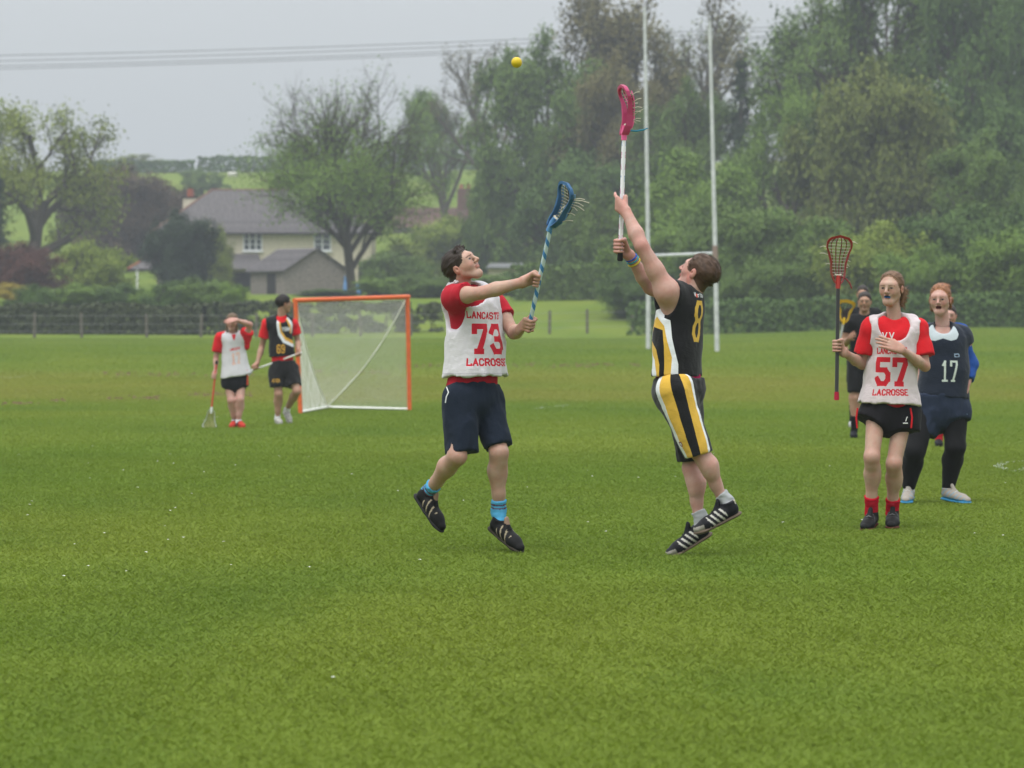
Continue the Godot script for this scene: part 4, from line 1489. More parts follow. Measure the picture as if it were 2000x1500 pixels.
# upper body cloth: [shoulder slope, trunk, hem]; sleeve is how far down the upper arm it reaches
func top_bones(j: Dictionary, grow: float, wc: float, ww: float, wh: float, hem: Vector3, q: float, sleeve := 0.0, cuff := 0.075) -> Array:
	var w := squeeze(j.f, q)
	var out := [[j.chest, j.waist, wc + grow, ww + grow, 0.04, w], [j.waist, hem, ww + grow, wh + grow, 0.04, w, false, true]]
	for s in ["A", "B"]:
		var sh: Vector3 = j["sh" + s]
		out.append([j.neck - Vector3(0, 0.035, 0), sh, 0.046 + grow, 0.048 + grow, 0.04])
		out.append([j.chest, sh.lerp(j.chest, 0.25), 0.08 + grow, 0.07 + grow, 0.05])
		if sleeve > 0.0:
			var el: Vector3 = j["el" + s]
			out.append([sh, sh.lerp(el, sleeve), 0.055 + grow, cuff, 0.03, Basis.IDENTITY, false, true])
	return out

func foot_frame(heel: Vector3, toe: Vector3, up: Vector3) -> Transform3D:
	var z := (toe - heel).normalized()
	var y := (up - z * up.dot(z)).normalized()
	return Transform3D(Basis(y.cross(z), y, z), heel)

# a trainer; paint(q) gives the colour of the upper at q, in the shoe's own frame
func shoe(node: Node3D, heel: Vector3, toe: Vector3, up: Vector3, cell: float, paint: Callable, sole_c: Color, tongue := true, size := 1.0, lace := Color(0.7, 0.7, 0.68)) -> void:
	var t := foot_frame(heel, toe, up)
	var P := func(x: float, y: float, z: float) -> Vector3: return t * (Vector3(x, y, z) * size)
	var flat := squeeze(t.basis.y, 1.25)
	var f := Sdf.new(t.origin - Vector3.ONE * 0.36 * size, t.origin + Vector3.ONE * 0.36 * size, cell) if false else field_round([[P.call(0, 0.05, 0), P.call(0, 0.05, 0.28), 0.07, 0.07], [P.call(0, 0.11, 0.05), P.call(0, 0.0, 0.1), 0.05, 0.06]], cell)
	f.bone(P.call(0, 0.045, 0.045), P.call(0, 0.048, 0.12), 0.036 * size, 0.041 * size, 0.02)
	f.bone(P.call(0, 0.046, 0.11), P.call(0.004, 0.034, 0.20), 0.042 * size, 0.044 * size, 0.02, flat)
	f.bone(P.call(0.004, 0.034, 0.19), P.call(0, 0.030, 0.250), 0.044 * size, 0.031 * size, 0.02, flat)
	f.bone(P.call(0, 0.055, 0.050), P.call(0, 0.092, 0.048), 0.037 * size, 0.040 * size, 0.02, Basis.IDENTITY, false, true)
	if tongue:
		f.bone(P.call(0, 0.075, 0.125), P.call(0, 0.118, 0.095), 0.022 * size, 0.016 * size, 0.012, squeeze(t.basis.z, 1.6))
	f.plane(P.call(0, 0.010, 0), -t.basis.y)
	var inv := t.affine_inverse()
	var b := Buf.new()
	f.mesh_into(b, func(p: Vector3, _n: Vector3) -> Color: return paint.call(inv * p / size), nothing)
	var o := part("shoe", b.mesh(), mats.shoe_leather, node)
	f = field_round([[P.call(0, 0.0, 0.0), P.call(0, 0.02, 0.28), 0.07, 0.07]], cell)
	var thin := squeeze(t.basis.y, 3.2)
	f.bone(P.call(0, 0.010, 0.040), P.call(0, 0.008, 0.13), 0.040 * size, 0.040 * size, 0.01, thin)
	f.bone(P.call(0, 0.008, 0.13), P.call(0.004, 0.010, 0.225), 0.040 * size, 0.047 * size, 0.01, thin)
	f.bone(P.call(0.004, 0.010, 0.22), P.call(0, 0.014, 0.252), 0.046 * size, 0.036 * size, 0.01, thin)
	b = Buf.new()
	f.mesh_into(b, func(_p: Vector3, _n: Vector3) -> Color: return sole_c, nothing)
	part("sole", b.mesh(), mats.shoe_leather, o)
	if tongue:
		b = Buf.new()
		b.col = lace
		for k in 4:
			var y := 0.098 - 0.013 * k
			var z := 0.118 + 0.026 * k
			b.tube([P.call(-0.024, y - 0.012, z), P.call(0, y, z + 0.004), P.call(0.024, y - 0.012, z)], [0.0035 * size], 5)
		part("laces", b.mesh(), mats.shoe_leather, o)

func in_shoe(heel: Vector3, toe: Vector3, up: Vector3) -> Vector3:      # the middle of the foot inside its shoe
	return foot_frame(heel, toe, up) * Vector3(0, 0.055, 0.075)

func sock(node: Node3D, ankle: Vector3, top: Vector3, ra: float, rb: float, m: Material, cell: float, paint: Callable, heel := Vector3.INF) -> void:
	var bones := [[top, ankle, rb, ra, 0.01, Basis.IDENTITY, true, false]]
	if heel != Vector3.INF:
		bones.append([ankle, heel, ra, ra * 0.85, 0.02])
	var f := field_round(bones, cell)
	fill(f, bones)
	var n := FastNoiseLite.new()
	n.frequency = 22.0
	f.wrinkle(n, 0.006, Basis.from_scale(Vector3(0.5, 1.6, 0.5)))
	var b := Buf.new()
	f.mesh_into(b, func(p: Vector3, _n: Vector3) -> Color: return paint.call(clampf((p - top).dot(ankle - top) / (ankle - top).length_squared(), 0.0, 1.5)), nothing)
	part("sock", b.mesh(), m, node)

# ---------------------------------------------------------------- lacrosse sticks and the goal
func pick_curve(t: float, pts: Array) -> float:
	for k in pts.size() - 1:
		if t <= pts[k + 1][0]:
			return lerpf(pts[k][1], pts[k + 1][1], smoothstep(0.0, 1.0, (t - pts[k][0]) / (pts[k + 1][0] - pts[k][0])) * 0.5 + 0.5 * (t - pts[k][0]) / (pts[k + 1][0] - pts[k][0]))
	return pts[-1][1]

func stick(called: String, label: String, low: Vector3, top: Vector3, tip: Vector3, face: Vector3, shaft_m: Material, head_m: Material, cap_m: Material, string_m: Material, thong_m: Material, loose: int, sd: int, wide := 1.0, sag := 0.035, stout := 1.0) -> Node3D:
	var o := thing(called, label, "lacrosse stick", low, "lacrosse sticks")
	var rng := RandomNumberGenerator.new()
	rng.seed = sd
	var up := (top - low).normalized()
	var b := Buf.new()
	b.wrap = true
	b.tube([up * 0.02, top - low], [0.0125, 0.0125], 8)
	part("shaft", b.mesh(), shaft_m, o)
	b = Buf.new()
	b.tube([-up * 0.012, -up * 0.006, up * 0.035, up * 0.042], [0.012, 0.0175, 0.0155, 0.0135], 10)
	part("end_cap", b.mesh(), cap_m, o)
	# the head
	var y := (tip - top).normalized()
	var z := (face - y * face.dot(y)).normalized()
	var x := y.cross(z)
	var len := top.distance_to(tip)
	var at_ := top - low
	var shape := [[0.0, 0.017], [0.07, 0.032], [0.2, 0.043], [0.42, 0.047], [0.6, 0.06], [0.78, 0.08], [0.88, 0.077], [0.95, 0.058], [1.0, 0.0]]
	var lean := [[0.0, 0.0], [0.3, -0.018], [0.6, -0.012], [1.0, 0.022]]
	var H := func(t: float, side: float, dz: float) -> Vector3: return at_ + y * t * len + x * side * pick_curve(t, shape) * wide + z * (pick_curve(t, lean) + dz)
	b = Buf.new()
	var ring := []
	for k in 23:
		ring.append([k / 22.0, -1.0])
	for k in 22:
		ring.append([1.0 - (k + 1) / 22.0, 1.0])
	var mid: Vector3 = at_ + y * len * 0.6
	var sect := []
	for k in ring.size():
		var t: float = ring[k][0]
		var p: Vector3 = H.call(t, ring[k][1], 0.0)
		var inward := mid - p
		inward = (inward - z * inward.dot(z)).normalized()
		var deep := lerpf(0.021, 0.011, smoothstep(0.1, 0.95, t))
		var w := (0.0055 if t < 0.85 else 0.008) * stout
		sect.append([p - inward * w + z * deep, p + inward * w + z * deep * 0.8, p + inward * w - z * deep * 0.9, p - inward * w - z * deep])
	for k in sect.size() - 1:
		for c in 4:
			var d := (c + 1) % 4
			b.quad(sect[k][c], sect[k][d], sect[k + 1][d], sect[k + 1][c])
			b.quad(sect[k][c], sect[k + 1][c], sect[k + 1][d], sect[k][d])
	b.tube([at_ - y * 0.035, at_ - y * 0.03, at_ + y * 0.02, at_ + y * 0.05], [0.015, 0.0165, 0.018, 0.012], 10)
	var head := part("head", b.mesh(), head_m, o)
	b = Buf.new()
	for s in [-1.0, 1.0]:
		var path := []
		for k in 8:
			path.append(H.call(0.12 + 0.11 * k, s, -0.026))
		b.tube(path, [0.004], 5)
	part("sidewall_rail", b.mesh(), head_m, head).set_meta("kind", "stuff")
	# the pocket: leather thongs down its length, cord across it
	b = Buf.new()
	for s in [-0.62, -0.22, 0.22, 0.62]:
		var path := []
		for k in 13:
			var t := lerpf(0.10, 0.965, k / 12.0)
			path.append(H.call(t, s, -0.012 - sag * sin(PI * t)))
		b.tube(path, [0.0032], 5)
	part("thongs", b.mesh(), thong_m, head).set_meta("kind", "stuff")
	b = Buf.new()
	for k in 13:
		var t := lerpf(0.14, 0.93, k / 12.0)
		var path := []
		for s in [-1.0, -0.62, -0.22, 0.22, 0.62, 1.0]:
			path.append(H.call(clampf(t + (0.022 if int(s * 10) % 4 else -0.015), 0.05, 0.985), s, -0.014 - (1.0 - s * s) * sag * sin(PI * t)))
		b.tube(path, [0.0022], 4)
	for k in loose:
		var t := rng.randf_range(0.15, 0.95)
		var s := 1.0 if rng.randf() < 0.6 else -1.0
		var p: Vector3 = H.call(t, s, -0.02)
		var dir := (x * s * rng.randf_range(0.2, 1.0) - z * rng.randf_range(0.2, 1.2) + y * rng.randf_range(-0.2, 0.45)).normalized()
		var q := p + dir * rng.randf_range(0.04, 0.09)
		b.tube([p, p.lerp(q, 0.5) + y * 0.006, q], [0.0026], 4)
	part("strings", b.mesh(), string_m, head).set_meta("kind", "stuff")
	b = Buf.new()
	var stop: Vector3 = at_ + y * 0.055 - z * 0.012
	b.tube([stop - x * 0.022, stop - x * 0.01 - y * 0.006, stop + x * 0.01 - y * 0.006, stop + x * 0.022], [0.009], 6)
	part("ball_stop", b.mesh(), string_m, head)
	return o

func build_goal() -> void:
	var bl := at(587, 808, 51.2)
	var br := at(800, 802, 53.2)
	bl.y = 0.0
	br.y = 0.0
	var tl := at(577, 587, 51.2)
	var tr := at(796, 580, 53.2)
	var back := at(640, 800, 54.6)
	back.y = 0.03
	var o := thing("lacrosse_goal", "orange framed lacrosse goal with white net", "goal", bl)
	var paint := grain(mat("goal_paint", lin(0.74, 0.14, 0.035), 0.45, 0.4), noise_tex(0.03, 0.85, 1.0, 3, 51), 1.0)
	var white := mat("net_cord", lin(0.80, 0.80, 0.76), 0.9, 0.2)
	for p in [[bl, tl], [br, tr]]:
		var b := Buf.new()
		b.tube([p[0] - bl - Vector3(0, 0.02, 0), p[1] - bl], [0.036, 0.036], 12)
		part("upright", b.mesh(), paint, o)
	var b2 := Buf.new()
	var over := (tr - tl).normalized() * 0.034
	b2.tube([tl - bl - over + Vector3(0, 0.002, 0), tr - bl + over + Vector3(0, 0.002, 0)], [0.037, 0.037], 12)
	part("crossbar", b2.mesh(), paint, o)
	for p in [bl, br]:
		b2 = Buf.new()
		b2.tube([p - bl + Vector3(0, 0.025, 0), back - bl], [0.02, 0.02], 8)
		part("base_rail", b2.mesh(), white, o)
	# net: three triangles that meet behind on the ground
	var net := Buf.new()
	var rope := Buf.new()
	var n := FastNoiseLite.new()
	n.frequency = 1.3
	var D := func(p: Vector3, tri: Array) -> Vector3:      # the net's own weight pulls it down between frame and peg
		var e: Vector3 = (tri[1] - tri[0]).normalized()
		var far: Vector3 = tri[2] - tri[0]
		far -= e * far.dot(e)
		var off: Vector3 = p + bl - tri[0]
		off -= e * off.dot(e)
		var w := clampf(off.length() / far.length(), 0.0, 1.0)
		var q := p + Vector3(0.0, -0.24, 0.05) * sin(PI * w) * (1.0 - 0.4 * w)
		q.y = maxf(q.y, 0.015)
		return q
	for tri in [[tl, tr, back], [tl, bl, back], [tr, br, back]]:
		var c: Array = tri
		var nn: Vector3 = (c[1] - c[0]).cross(c[2] - c[0]).normalized()
		var e1 := nn.cross(Vector3.UP).normalized()
		var e2 := nn.cross(e1)
		for axes in [[e1, e2], [e2, e1]]:      # knotted cord: level lines, then lines across them
			var lo := 1e6
			var hi := -1e6
			for p in c:
				lo = minf(lo, (p - bl).dot(axes[0]))
				hi = maxf(hi, (p - bl).dot(axes[0]))
			var s := lo + 0.02
			while s < hi:
				var ends := []
				for k in 3:
					var p: Vector3 = c[k] - bl
					var q: Vector3 = c[(k + 1) % 3] - bl
					var fp: float = p.dot(axes[0]) - s
					var fq: float = q.dot(axes[0]) - s
					if fp * fq < 0.0:
						ends.append(p.lerp(q, fp / (fp - fq)))
				if ends.size() == 2:
					var path := []
					for k in 9:
						var p: Vector3 = ends[0].lerp(ends[1], k / 8.0)
						path.append(D.call(p, tri) + Vector3(0.015 * n.get_noise_3dv(p * 2.0), 0.02 * n.get_noise_3dv(p * 1.5 + Vector3.ONE * 7), 0))
					net.tube(path, [0.0022], 3, false)
				s += 0.042
	for e in [[tl, tr, 0.0], [tl, tr, 1.0], [tl, bl, 1.0], [tr, br, 1.0]]:
		var path := []
		for q in 15:
			path.append(D.call(e[0].lerp(e[1], e[2]).lerp(back, q / 14.0) - bl, [e[0], e[1], back]) + Vector3(0, 0.01, 0.012))
		rope.tube(path, [0.011], 6)
	var o2 := part("net", net.mesh(), white, o)
	o2.set_meta("kind", "stuff")
	part("edge_rope", rope.mesh(), white, o2).set_meta("kind", "stuff")

func spots(d: float, base: Vector3, a: Dictionary) -> Dictionary:      # photo pixels and a shift towards the camera become joints round the figure's foot point
	var out := {}
	for k in a:
		var v: Array = a[k]
		out[k] = at(v[0], v[1], d - (v[2] if v.size() > 2 else 0.0)) - base
	return out

func start_person(called_label: String, px: float, d: float, group := "") -> Node3D:
	var p := at(px, 700, d)
	return thing("person", called_label, "person", Vector3(p.x, 0, p.z), group)

func shirt_colour(r: float, g: float, b: float) -> Color:
	return lin(r, g, b)

func build_people() -> void:
	mat("skin", Color.WHITE, 0.55, 0.35, true)
	mats.skin.subsurf_scatter_enabled = true
	mats.skin.subsurf_scatter_strength = 0.12
	mat("shoe_leather", Color(0.85, 0.85, 0.85), 0.6, 0.25, true)
	mat("sock_knit", Color.WHITE, 0.95, 0.1, true)
	player_red_bib()
	player_black_stripes()
	player_red_shirt()
	player_navy()
	girl_shading_eyes()
	man_sash()
	far_players()

const PALE := Color(0.43, 0.268, 0.206)
const PINK := Color(0.46, 0.268, 0.222)
const TAN := Color(0.35, 0.205, 0.145)

# ---- the jumping player in the red shirt and white bib
func player_red_bib() -> void:
	var d := 18.5
	var o := start_person("person in white LANCASTER 73 bib over red shirt leaping with blue stick", 935, d)
	var j := spots(d, o.position, {"head": [904, 519, 0.06], "neck": [897, 563, 0.02], "chest": [922, 606, 0.0], "waist": [929, 680, 0.0], "pelvis": [925, 752, 0.0],
		"shA": [884, 580, 0.13], "elA": [941, 572, 0.32], "wrA": [1021, 551, 0.36], "haA": [1046, 546, 0.37], "shB": [966, 594, -0.15], "elB": [1003, 650, -0.05], "wrB": [1015, 644, 0.19], "haB": [1034, 634, 0.26],
		"hipA": [898, 778, 0.07], "knA": [893, 890, 0.16], "anA": [836, 962, -0.16], "hipB": [955, 778, -0.05], "knB": [974, 884, 0.06], "anB": [974, 998, -0.03],
		"heA": [809, 966, -0.20], "toA": [858, 1038, -0.10], "heB": [955, 1031, -0.06], "toB": [1007, 1074, 0.08], "low": [1032, 645, 0.26], "top": [1076, 441, 0.50], "tip": [1113, 361, 0.58]})
	j.f = Vector3(0.57, 0, 0.82)
	j.merge({"up": Vector3(-0.55, 0.82, -0.10), "look": Vector3(0.70, 0.56, 0.46), "H": 0.222, "skin": PALE, "brow": Color(0.05, 0.03, 0.02), "scalp": Color(0.03, 0.02, 0.014), "nape": -0.05, "stubble": 0.10, "neck_r": 0.060})
	var buf := Buf.new()
	add_body(buf, j, 0.0125, PALE, body_bones(j, 0.92, 0.91))
	add_head(buf, j, 0.0038)
	var ax: Vector3 = (j.top - j.low).normalized()
	add_hand(buf, j.wrA, j.elA, 0.028, 0.0042, PALE, func(f: Sdf) -> void: fist(f, j.haA, ax, j.wrA, -1.0, 0.0125))
	add_hand(buf, j.wrB, j.elB, 0.028, 0.0042, PALE, func(f: Sdf) -> void: fist(f, j.haB, ax, j.wrB, 1.0, 0.0125))
	part("body", buf.mesh(), mats.skin, o)
	var b := frame(j.up, j.look)
	var tuft := []
	for k in 15:
		var x := lerpf(-0.22, 0.22, k / 14.0)
		var p: Vector3 = j.head + b * (Vector3(x, 0.45 - x * x * 1.1, 0.17 + 0.03 * sin(k * 5.0)) * j.H)
		tuft.append([p, p + b * (Vector3(0.02 * sin(k * 3.0), 0.045 + 0.02 * sin(k * 7.0), 0.05) * j.H), 0.010, 0.003])
	add_hair(o, j, 0.006, hair_mat("dark_brown_hair", 0.035, 0.022, 0.015), 0.04, 0.31, -0.05, tuft, 0.007)
	# red T-shirt
	var red := cloth("red_cotton", lin(0.36, 0.012, 0.024))
	var hem: Vector3 = at(922, 760, d) - o.position
	var neck_cut := [j.neck + Vector3(0.01, 0.055, 0.02), Vector3(0.078, 0.06, 0.078), Basis.IDENTITY]
	garment("t_shirt", o, top_bones(j, 0.010, 0.140, 0.130, 0.158, hem, 1.40, 0.48, 0.072), [neck_cut], [], 0.0105, red, nothing, 0.005, 4, Vector3(1.2, 0.6, 1.2))
	var stripes := Buf.new()
	for k in 3:
		var a: Vector3 = j.neck.lerp(j.shA, 0.35) + Vector3(-0.004 + 0.016 * k, 0.066, 0.02 - 0.015 * k)
		stripes.tube([a + Vector3(0.02, 0.004, -0.03), a, a + Vector3(-0.012, -0.012, 0.035)], [0.005], 5)
	part("shoulder_stripes", stripes.mesh(), cloth("white_tape", lin(0.7, 0.7, 0.7)), o).set_meta("kind", "stuff")
	# white bib with red lettering
	var im := canvas(lin(0.56, 0.54, 0.57))
	var ink := lin(0.50, 0.014, 0.03)
	letter(im, "LANCASTER", 512, 168, 268, 34, 3.9, ink, -5.0, 2.0, 0.5)
	letter(im, "73", 514, 300, 220, 142, 16.0, ink, 0.0, 0.0, 0.62)
	letter(im, "LACROSSE", 516, 432, 268, 36, 4.6, ink, 0.0, 0.0, 0.5)
	for y in range(494, 498):
		for x in 1024:
			im.set_pixel(x, y, lin(0.42, 0.40, 0.44))
	var bib := cloth("bib_mesh", Color.WHITE, im)
	var low: Vector3 = at(930, 735, d) - o.position
	var uv := around(at(930, 560, d) - o.position, low, j.f, 0.2, 0.15)
	var side: Vector3 = j.shA.lerp(j.chest, 0.2)
	garment("bib", o, top_bones(j, 0.026, 0.150, 0.152, 0.182, low, 1.38), [[j.neck + j.f * 0.10 + Vector3(0, -0.03, 0), Vector3(0.095, 0.09, 0.12), Basis.IDENTITY], [side + Vector3(-0.05, -0.04, 0.06), Vector3(0.105, 0.155, 0.15), Basis.IDENTITY], [j.shB + Vector3(0.05, -0.01, 0.0), Vector3(0.085, 0.12, 0.12), Basis.IDENTITY]], [], 0.0100, bib, uv, 0.011, 8, Vector3(1.0, 0.35, 1.0), 11.0)
	# navy shorts
	var navy := cloth("navy_cotton", lin(0.011, 0.017, 0.030))
	var ha: Vector3 = at(903, 884, d - 0.12) - o.position
	var hb: Vector3 = at(973, 872, d - 0.04) - o.position
	var w := squeeze(j.f, 1.25)
	garment("shorts", o, [[j.pelvis - Vector3(0, 0.012, 0), j.pelvis.lerp((j.hipA + j.hipB) / 2.0, 1.0), 0.150, 0.152, 0.03, w, true, false], [j.hipA, ha, 0.106, 0.097, 0.035, Basis.IDENTITY, false, true], [j.hipB + Vector3(-0.015, 0, 0), hb, 0.098, 0.082, 0.035, Basis.IDENTITY, false, true]], [], [], 0.0105, navy, nothing, 0.007, 12, Vector3(1.0, 0.5, 1.0), 10.0)
	var cord := Buf.new()
	var c0: Vector3 = at(872, 756, d - 0.21) - o.position
	cord.tube([c0, c0 + Vector3(0.012, -0.03, 0.02), c0 + Vector3(0.0, -0.055, 0.025), c0 + Vector3(-0.006, -0.09, 0.02)], [0.0035], 5)
	part("drawstring", cord.mesh(), mats.white_tape, o)
	# socks, boots
	var band := func(t: float) -> Color:
		if (t > 0.30 and t < 0.42) or (t > 0.58 and t < 0.70):
			return Color(0.10, 0.012, 0.03)
		return Color(0.09, 0.34, 0.56)
	var tan_c := Color(0.42, 0.28, 0.2)
	var boot := func(q: Vector3) -> Color:
		if q.y > 0.1 and q.z > 0.085:
			return tan_c
		if absf(q.x) > 0.022 and q.z > 0.085 and q.z < 0.19:
			var s := fposmod(q.z + q.y * 0.5, 0.036)
			if s < 0.009:
				return Color(0.45, 0.38, 0.26)
		return Color(0.012, 0.012, 0.013)
	var upA := Vector3(0.72, 0.5, 0.45)
	var upB := Vector3(0.42, 0.75, 0.48)
	sock(o, j.anA, j.anA.lerp(j.knA, 0.20), 0.042, 0.045, mats.sock_knit, 0.006, band, in_shoe(j.heA, j.toA, upA))
	sock(o, j.anB, j.anB.lerp(j.knB, 0.20), 0.042, 0.045, mats.sock_knit, 0.006, band, in_shoe(j.heB, j.toB, upB))
	shoe(o, j.heA, j.toA, upA, 0.005, boot, Color(0.03, 0.03, 0.03), true, 1.04, Color(0.01, 0.01, 0.01))
	shoe(o, j.heB, j.toB, upB, 0.005, boot, Color(0.05, 0.04, 0.03), true, 1.04, Color(0.01, 0.01, 0.01))
	# the stick
	var sim := canvas(lin(0.50, 0.60, 0.62), 32, 256)
	for y in 256:
		for x in 32:
			if (y * 2 + x * 2) % 64 < 26:
				sim.set_pixel(x, y, lin(0.06, 0.20, 0.42))
	var base: Vector3 = o.position
	var blue := mat("blue_plastic", lin(0.085, 0.22, 0.43), 0.4, 0.4)
	stick("lacrosse_stick", "blue headed lacrosse stick with blue and white spiral shaft", j.low + base, j.top + base, j.tip + base, Vector3(-0.75, 0.1, 0.55), cloth("spiral_tape", Color.WHITE, sim, 0.0), blue, mat("black_rubber", lin(0.015, 0.015, 0.015), 0.7), mat("pale_string", lin(0.45, 0.42, 0.33), 0.9), mat("dark_thong", lin(0.07, 0.05, 0.035), 0.8), 9, 2, 0.85)

# ---- the stretching player in black and yellow
func player_black_stripes() -> void:
	var d := 18.18
	var o := start_person("person in sleeveless black shirt numbered 8 reaching up with pink stick", 1345, d)
	var j := spots(d, o.position, {"head": [1362, 533, 0.0], "neck": [1347, 570, 0.0], "chest": [1330, 606, 0.0], "waist": [1322, 672, 0.0], "pelvis": [1325, 742, 0.0],
		"shA": [1303, 570, 0.13], "elA": [1253, 480, 0.17], "wrA": [1223, 414, 0.08], "haA": [1213, 398, 0.03], "shB": [1336, 592, -0.14], "elB": [1270, 562, -0.17], "wrB": [1231, 500, -0.06], "haB": [1210, 481, 0.0],
		"hipA": [1318, 762, 0.09], "knA": [1366, 880, 0.10], "anA": [1411, 973, 0.05], "hipB": [1336, 762, -0.09], "knB": [1352, 915, -0.10], "anB": [1364, 1006, -0.08],
		"heA": [1450, 1003, 0.06], "toA": [1368, 1042, 0.09], "heB": [1393, 1043, -0.08], "toB": [1323, 1083, -0.06], "low": [1211, 506, 0.0], "top": [1219, 262, 0.04], "tip": [1222, 168, 0.05]})
	j.f = Vector3(-0.80, 0, -0.60)
	j.merge({"up": Vector3(0.50, 0.85, 0.12), "look": Vector3(-0.72, 0.46, -0.42), "H": 0.228, "skin": PINK, "brow": Color(0.12, 0.06, 0.03), "scalp": Color(0.07, 0.038, 0.02), "nape": -0.10, "line": 0.32, "neck_r": 0.062})
	var buf := Buf.new()
	var bones := body_bones(j, 0.98, 0.86, 0.120)
	bones.append([j.chest + Vector3(0, -0.02, 0), j.shA, 0.10, 0.066, 0.05])
	bones.append([j.chest + Vector3(-0.03, -0.05, 0.05), j.waist, 0.085, 0.09, 0.05])
	add_body(buf, j, 0.0125, PINK, bones)
	add_head(buf, j, 0.0038)
	var ax: Vector3 = (j.top - j.low).normalized()
	add_hand(buf, j.wrA, j.elA, 0.030, 0.0042, PINK, func(f: Sdf) -> void: fist(f, j.haA, ax, j.wrA, -1.0, 0.0125, true))
	add_hand(buf, j.wrB, j.elB, 0.030, 0.0042, PINK, func(f: Sdf) -> void: fist(f, j.haB, ax, j.wrB, 1.0, 0.0125))
	part("body", buf.mesh(), mats.skin, o)
	add_hair(o, j, 0.006, hair_mat("brown_hair", 0.075, 0.040, 0.022), 0.05, 0.32, -0.10, [], 0.006)
	# sleeveless shirt; the middle of the print is the back
	var k := lin(0.010, 0.010, 0.011)
	var yellow := lin(0.62, 0.38, 0.055)
	var white := lin(0.68, 0.70, 0.73)
	var im := canvas(k)
	var top_y := 556.0
	var low_y := 735.0
	var U := func(px: float, py: float) -> Vector2:
		var n := clampf((px - 1322.0) / 58.0, -0.99, 0.99)
		return Vector2(1024.0 * (0.5 + (deg_to_rad(-53.0) + asin(n)) / TAU), (py - top_y) / (low_y - top_y) * 512.0)
	polygon(im, [U.call(1276, 602), U.call(1286, 624), U.call(1303, 628), U.call(1311, 662), U.call(1330, 712), U.call(1332, 745), U.call(1272, 745), U.call(1264, 690), U.call(1264, 620)], white)
	polygon(im, [U.call(1270, 622), U.call(1289, 640), U.call(1300, 668), U.call(1314, 700), U.call(1314, 745), U.call(1278, 745), U.call(1266, 690), U.call(1264, 630)], yellow)
	polygon(im, [U.call(1266, 642), U.call(1286, 648), U.call(1294, 680), U.call(1297, 720), U.call(1297, 745), U.call(1282, 745), U.call(1274, 700), U.call(1264, 672)], k)
	polygon(im, [U.call(1264, 668), U.call(1276, 686), U.call(1285, 715), U.call(1286, 745), U.call(1278, 745), U.call(1272, 722), U.call(1264, 706)], yellow)
	polygon(im, [U.call(1264, 690), U.call(1272, 706), U.call(1279, 732), U.call(1278, 745), U.call(1270, 745), U.call(1264, 722)], white)
	letter(im, "8", 512, 200, 66, 205, 13.0, yellow, 0.0, 0.0, 0.1)
	letter(im, "V", 478, 52, 16, 20, 2.2, white)
	letter(im, "erita", 520, 54, 62, 22, 2.2, white)
	letter(im, "e", 491, 54, 14, 22, 2.6, lin(0.6, 0.06, 0.02))
	var back: Vector3 = -j.f
	var low: Vector3 = at(1322, low_y, d) - o.position
	var uv := around(at(1334, top_y, d) - o.position, low, back, 0.19, 0.135)
	var cut_a := [j.shA + Vector3(-0.045, -0.02, 0.05), Vector3(0.11, 0.165, 0.10), frame(Vector3(0.2, 1, 0), Vector3.BACK)]
	garment("shirt", o, top_bones(j, 0.022, 0.148, 0.142, 0.155, low, 1.36), [cut_a, [j.shB + Vector3(-0.10, 0.03, -0.08), Vector3(0.12, 0.14, 0.12), Basis.IDENTITY], [j.neck + Vector3(-0.02, 0.07, -0.01), Vector3(0.080, 0.065, 0.080), Basis.IDENTITY]], [], 0.0100, cloth("striped_shirt", Color.WHITE, im), uv, 0.005, 6, Vector3(1, 0.5, 1))
	# magenta waistband, then the striped shorts
	var band: Vector3 = at(1322, 738, d) - o.position
	garment("undershirt", o, [[j.pelvis + Vector3(0, 0.03, 0), j.pelvis - Vector3(0, 0.03, 0), 0.152, 0.155, 0.02, squeeze(j.f, 1.3)]], [], [], 0.009, cloth("magenta_cotton", lin(0.34, 0.008, 0.07)), nothing, 0.004, 3)
	im = canvas(k, 512, 512)
	for s in [[0.325, 0.675, white], [0.375, 0.635, yellow], [0.458, 0.545, k]]:
		polygon(im, [Vector2(s[0] * 512, 0), Vector2(s[1] * 512, 0), Vector2(s[1] * 512 - 6, 512), Vector2(s[0] * 512 - 4, 512)], s[2])
	polygon(im, [Vector2(180, 408), Vector2(200, 408), Vector2(200, 428), Vector2(190, 442), Vector2(180, 428)], lin(0.20, 0.03, 0.06))
	polygon(im, [Vector2(184, 414), Vector2(196, 414), Vector2(196, 426), Vector2(190, 434), Vector2(184, 426)], lin(0.6, 0.6, 0.6))
	var ha: Vector3 = at(1364, 889, d - 0.10) - o.position
	var hb: Vector3 = at(1350, 900, d + 0.10) - o.position
	var wrap_leg := around(j.hipA + Vector3(0, 0.11, 0), ha, Vector3(-0.12, 0, 1), 0.14, 0.12)
	var leg_uv := func(p: Vector3, n: Vector3) -> Vector2:
		if p.z - j.pelvis.z < -0.02:
			return Vector2(0.02, 0.5)
		return wrap_leg.call(p, n)
	garment("shorts", o, [[j.pelvis + Vector3(0, 0.01, 0), j.pelvis + Vector3(0, -0.05, 0), 0.160, 0.170, 0.03, squeeze(j.f, 1.15), true, false], [j.hipA, ha, 0.118, 0.082, 0.03, Basis.IDENTITY, false, true], [j.hipB, hb, 0.112, 0.082, 0.03, Basis.IDENTITY, false, true]], [], [], 0.0100, cloth("striped_shorts", Color.WHITE, im), leg_uv, 0.006, 9, Vector3(1, 0.6, 1), 8.0)
	# wristbands on the far arm
	var colours := [lin(0.02, 0.08, 0.42), lin(0.03, 0.28, 0.34), lin(0.55, 0.42, 0.03)]
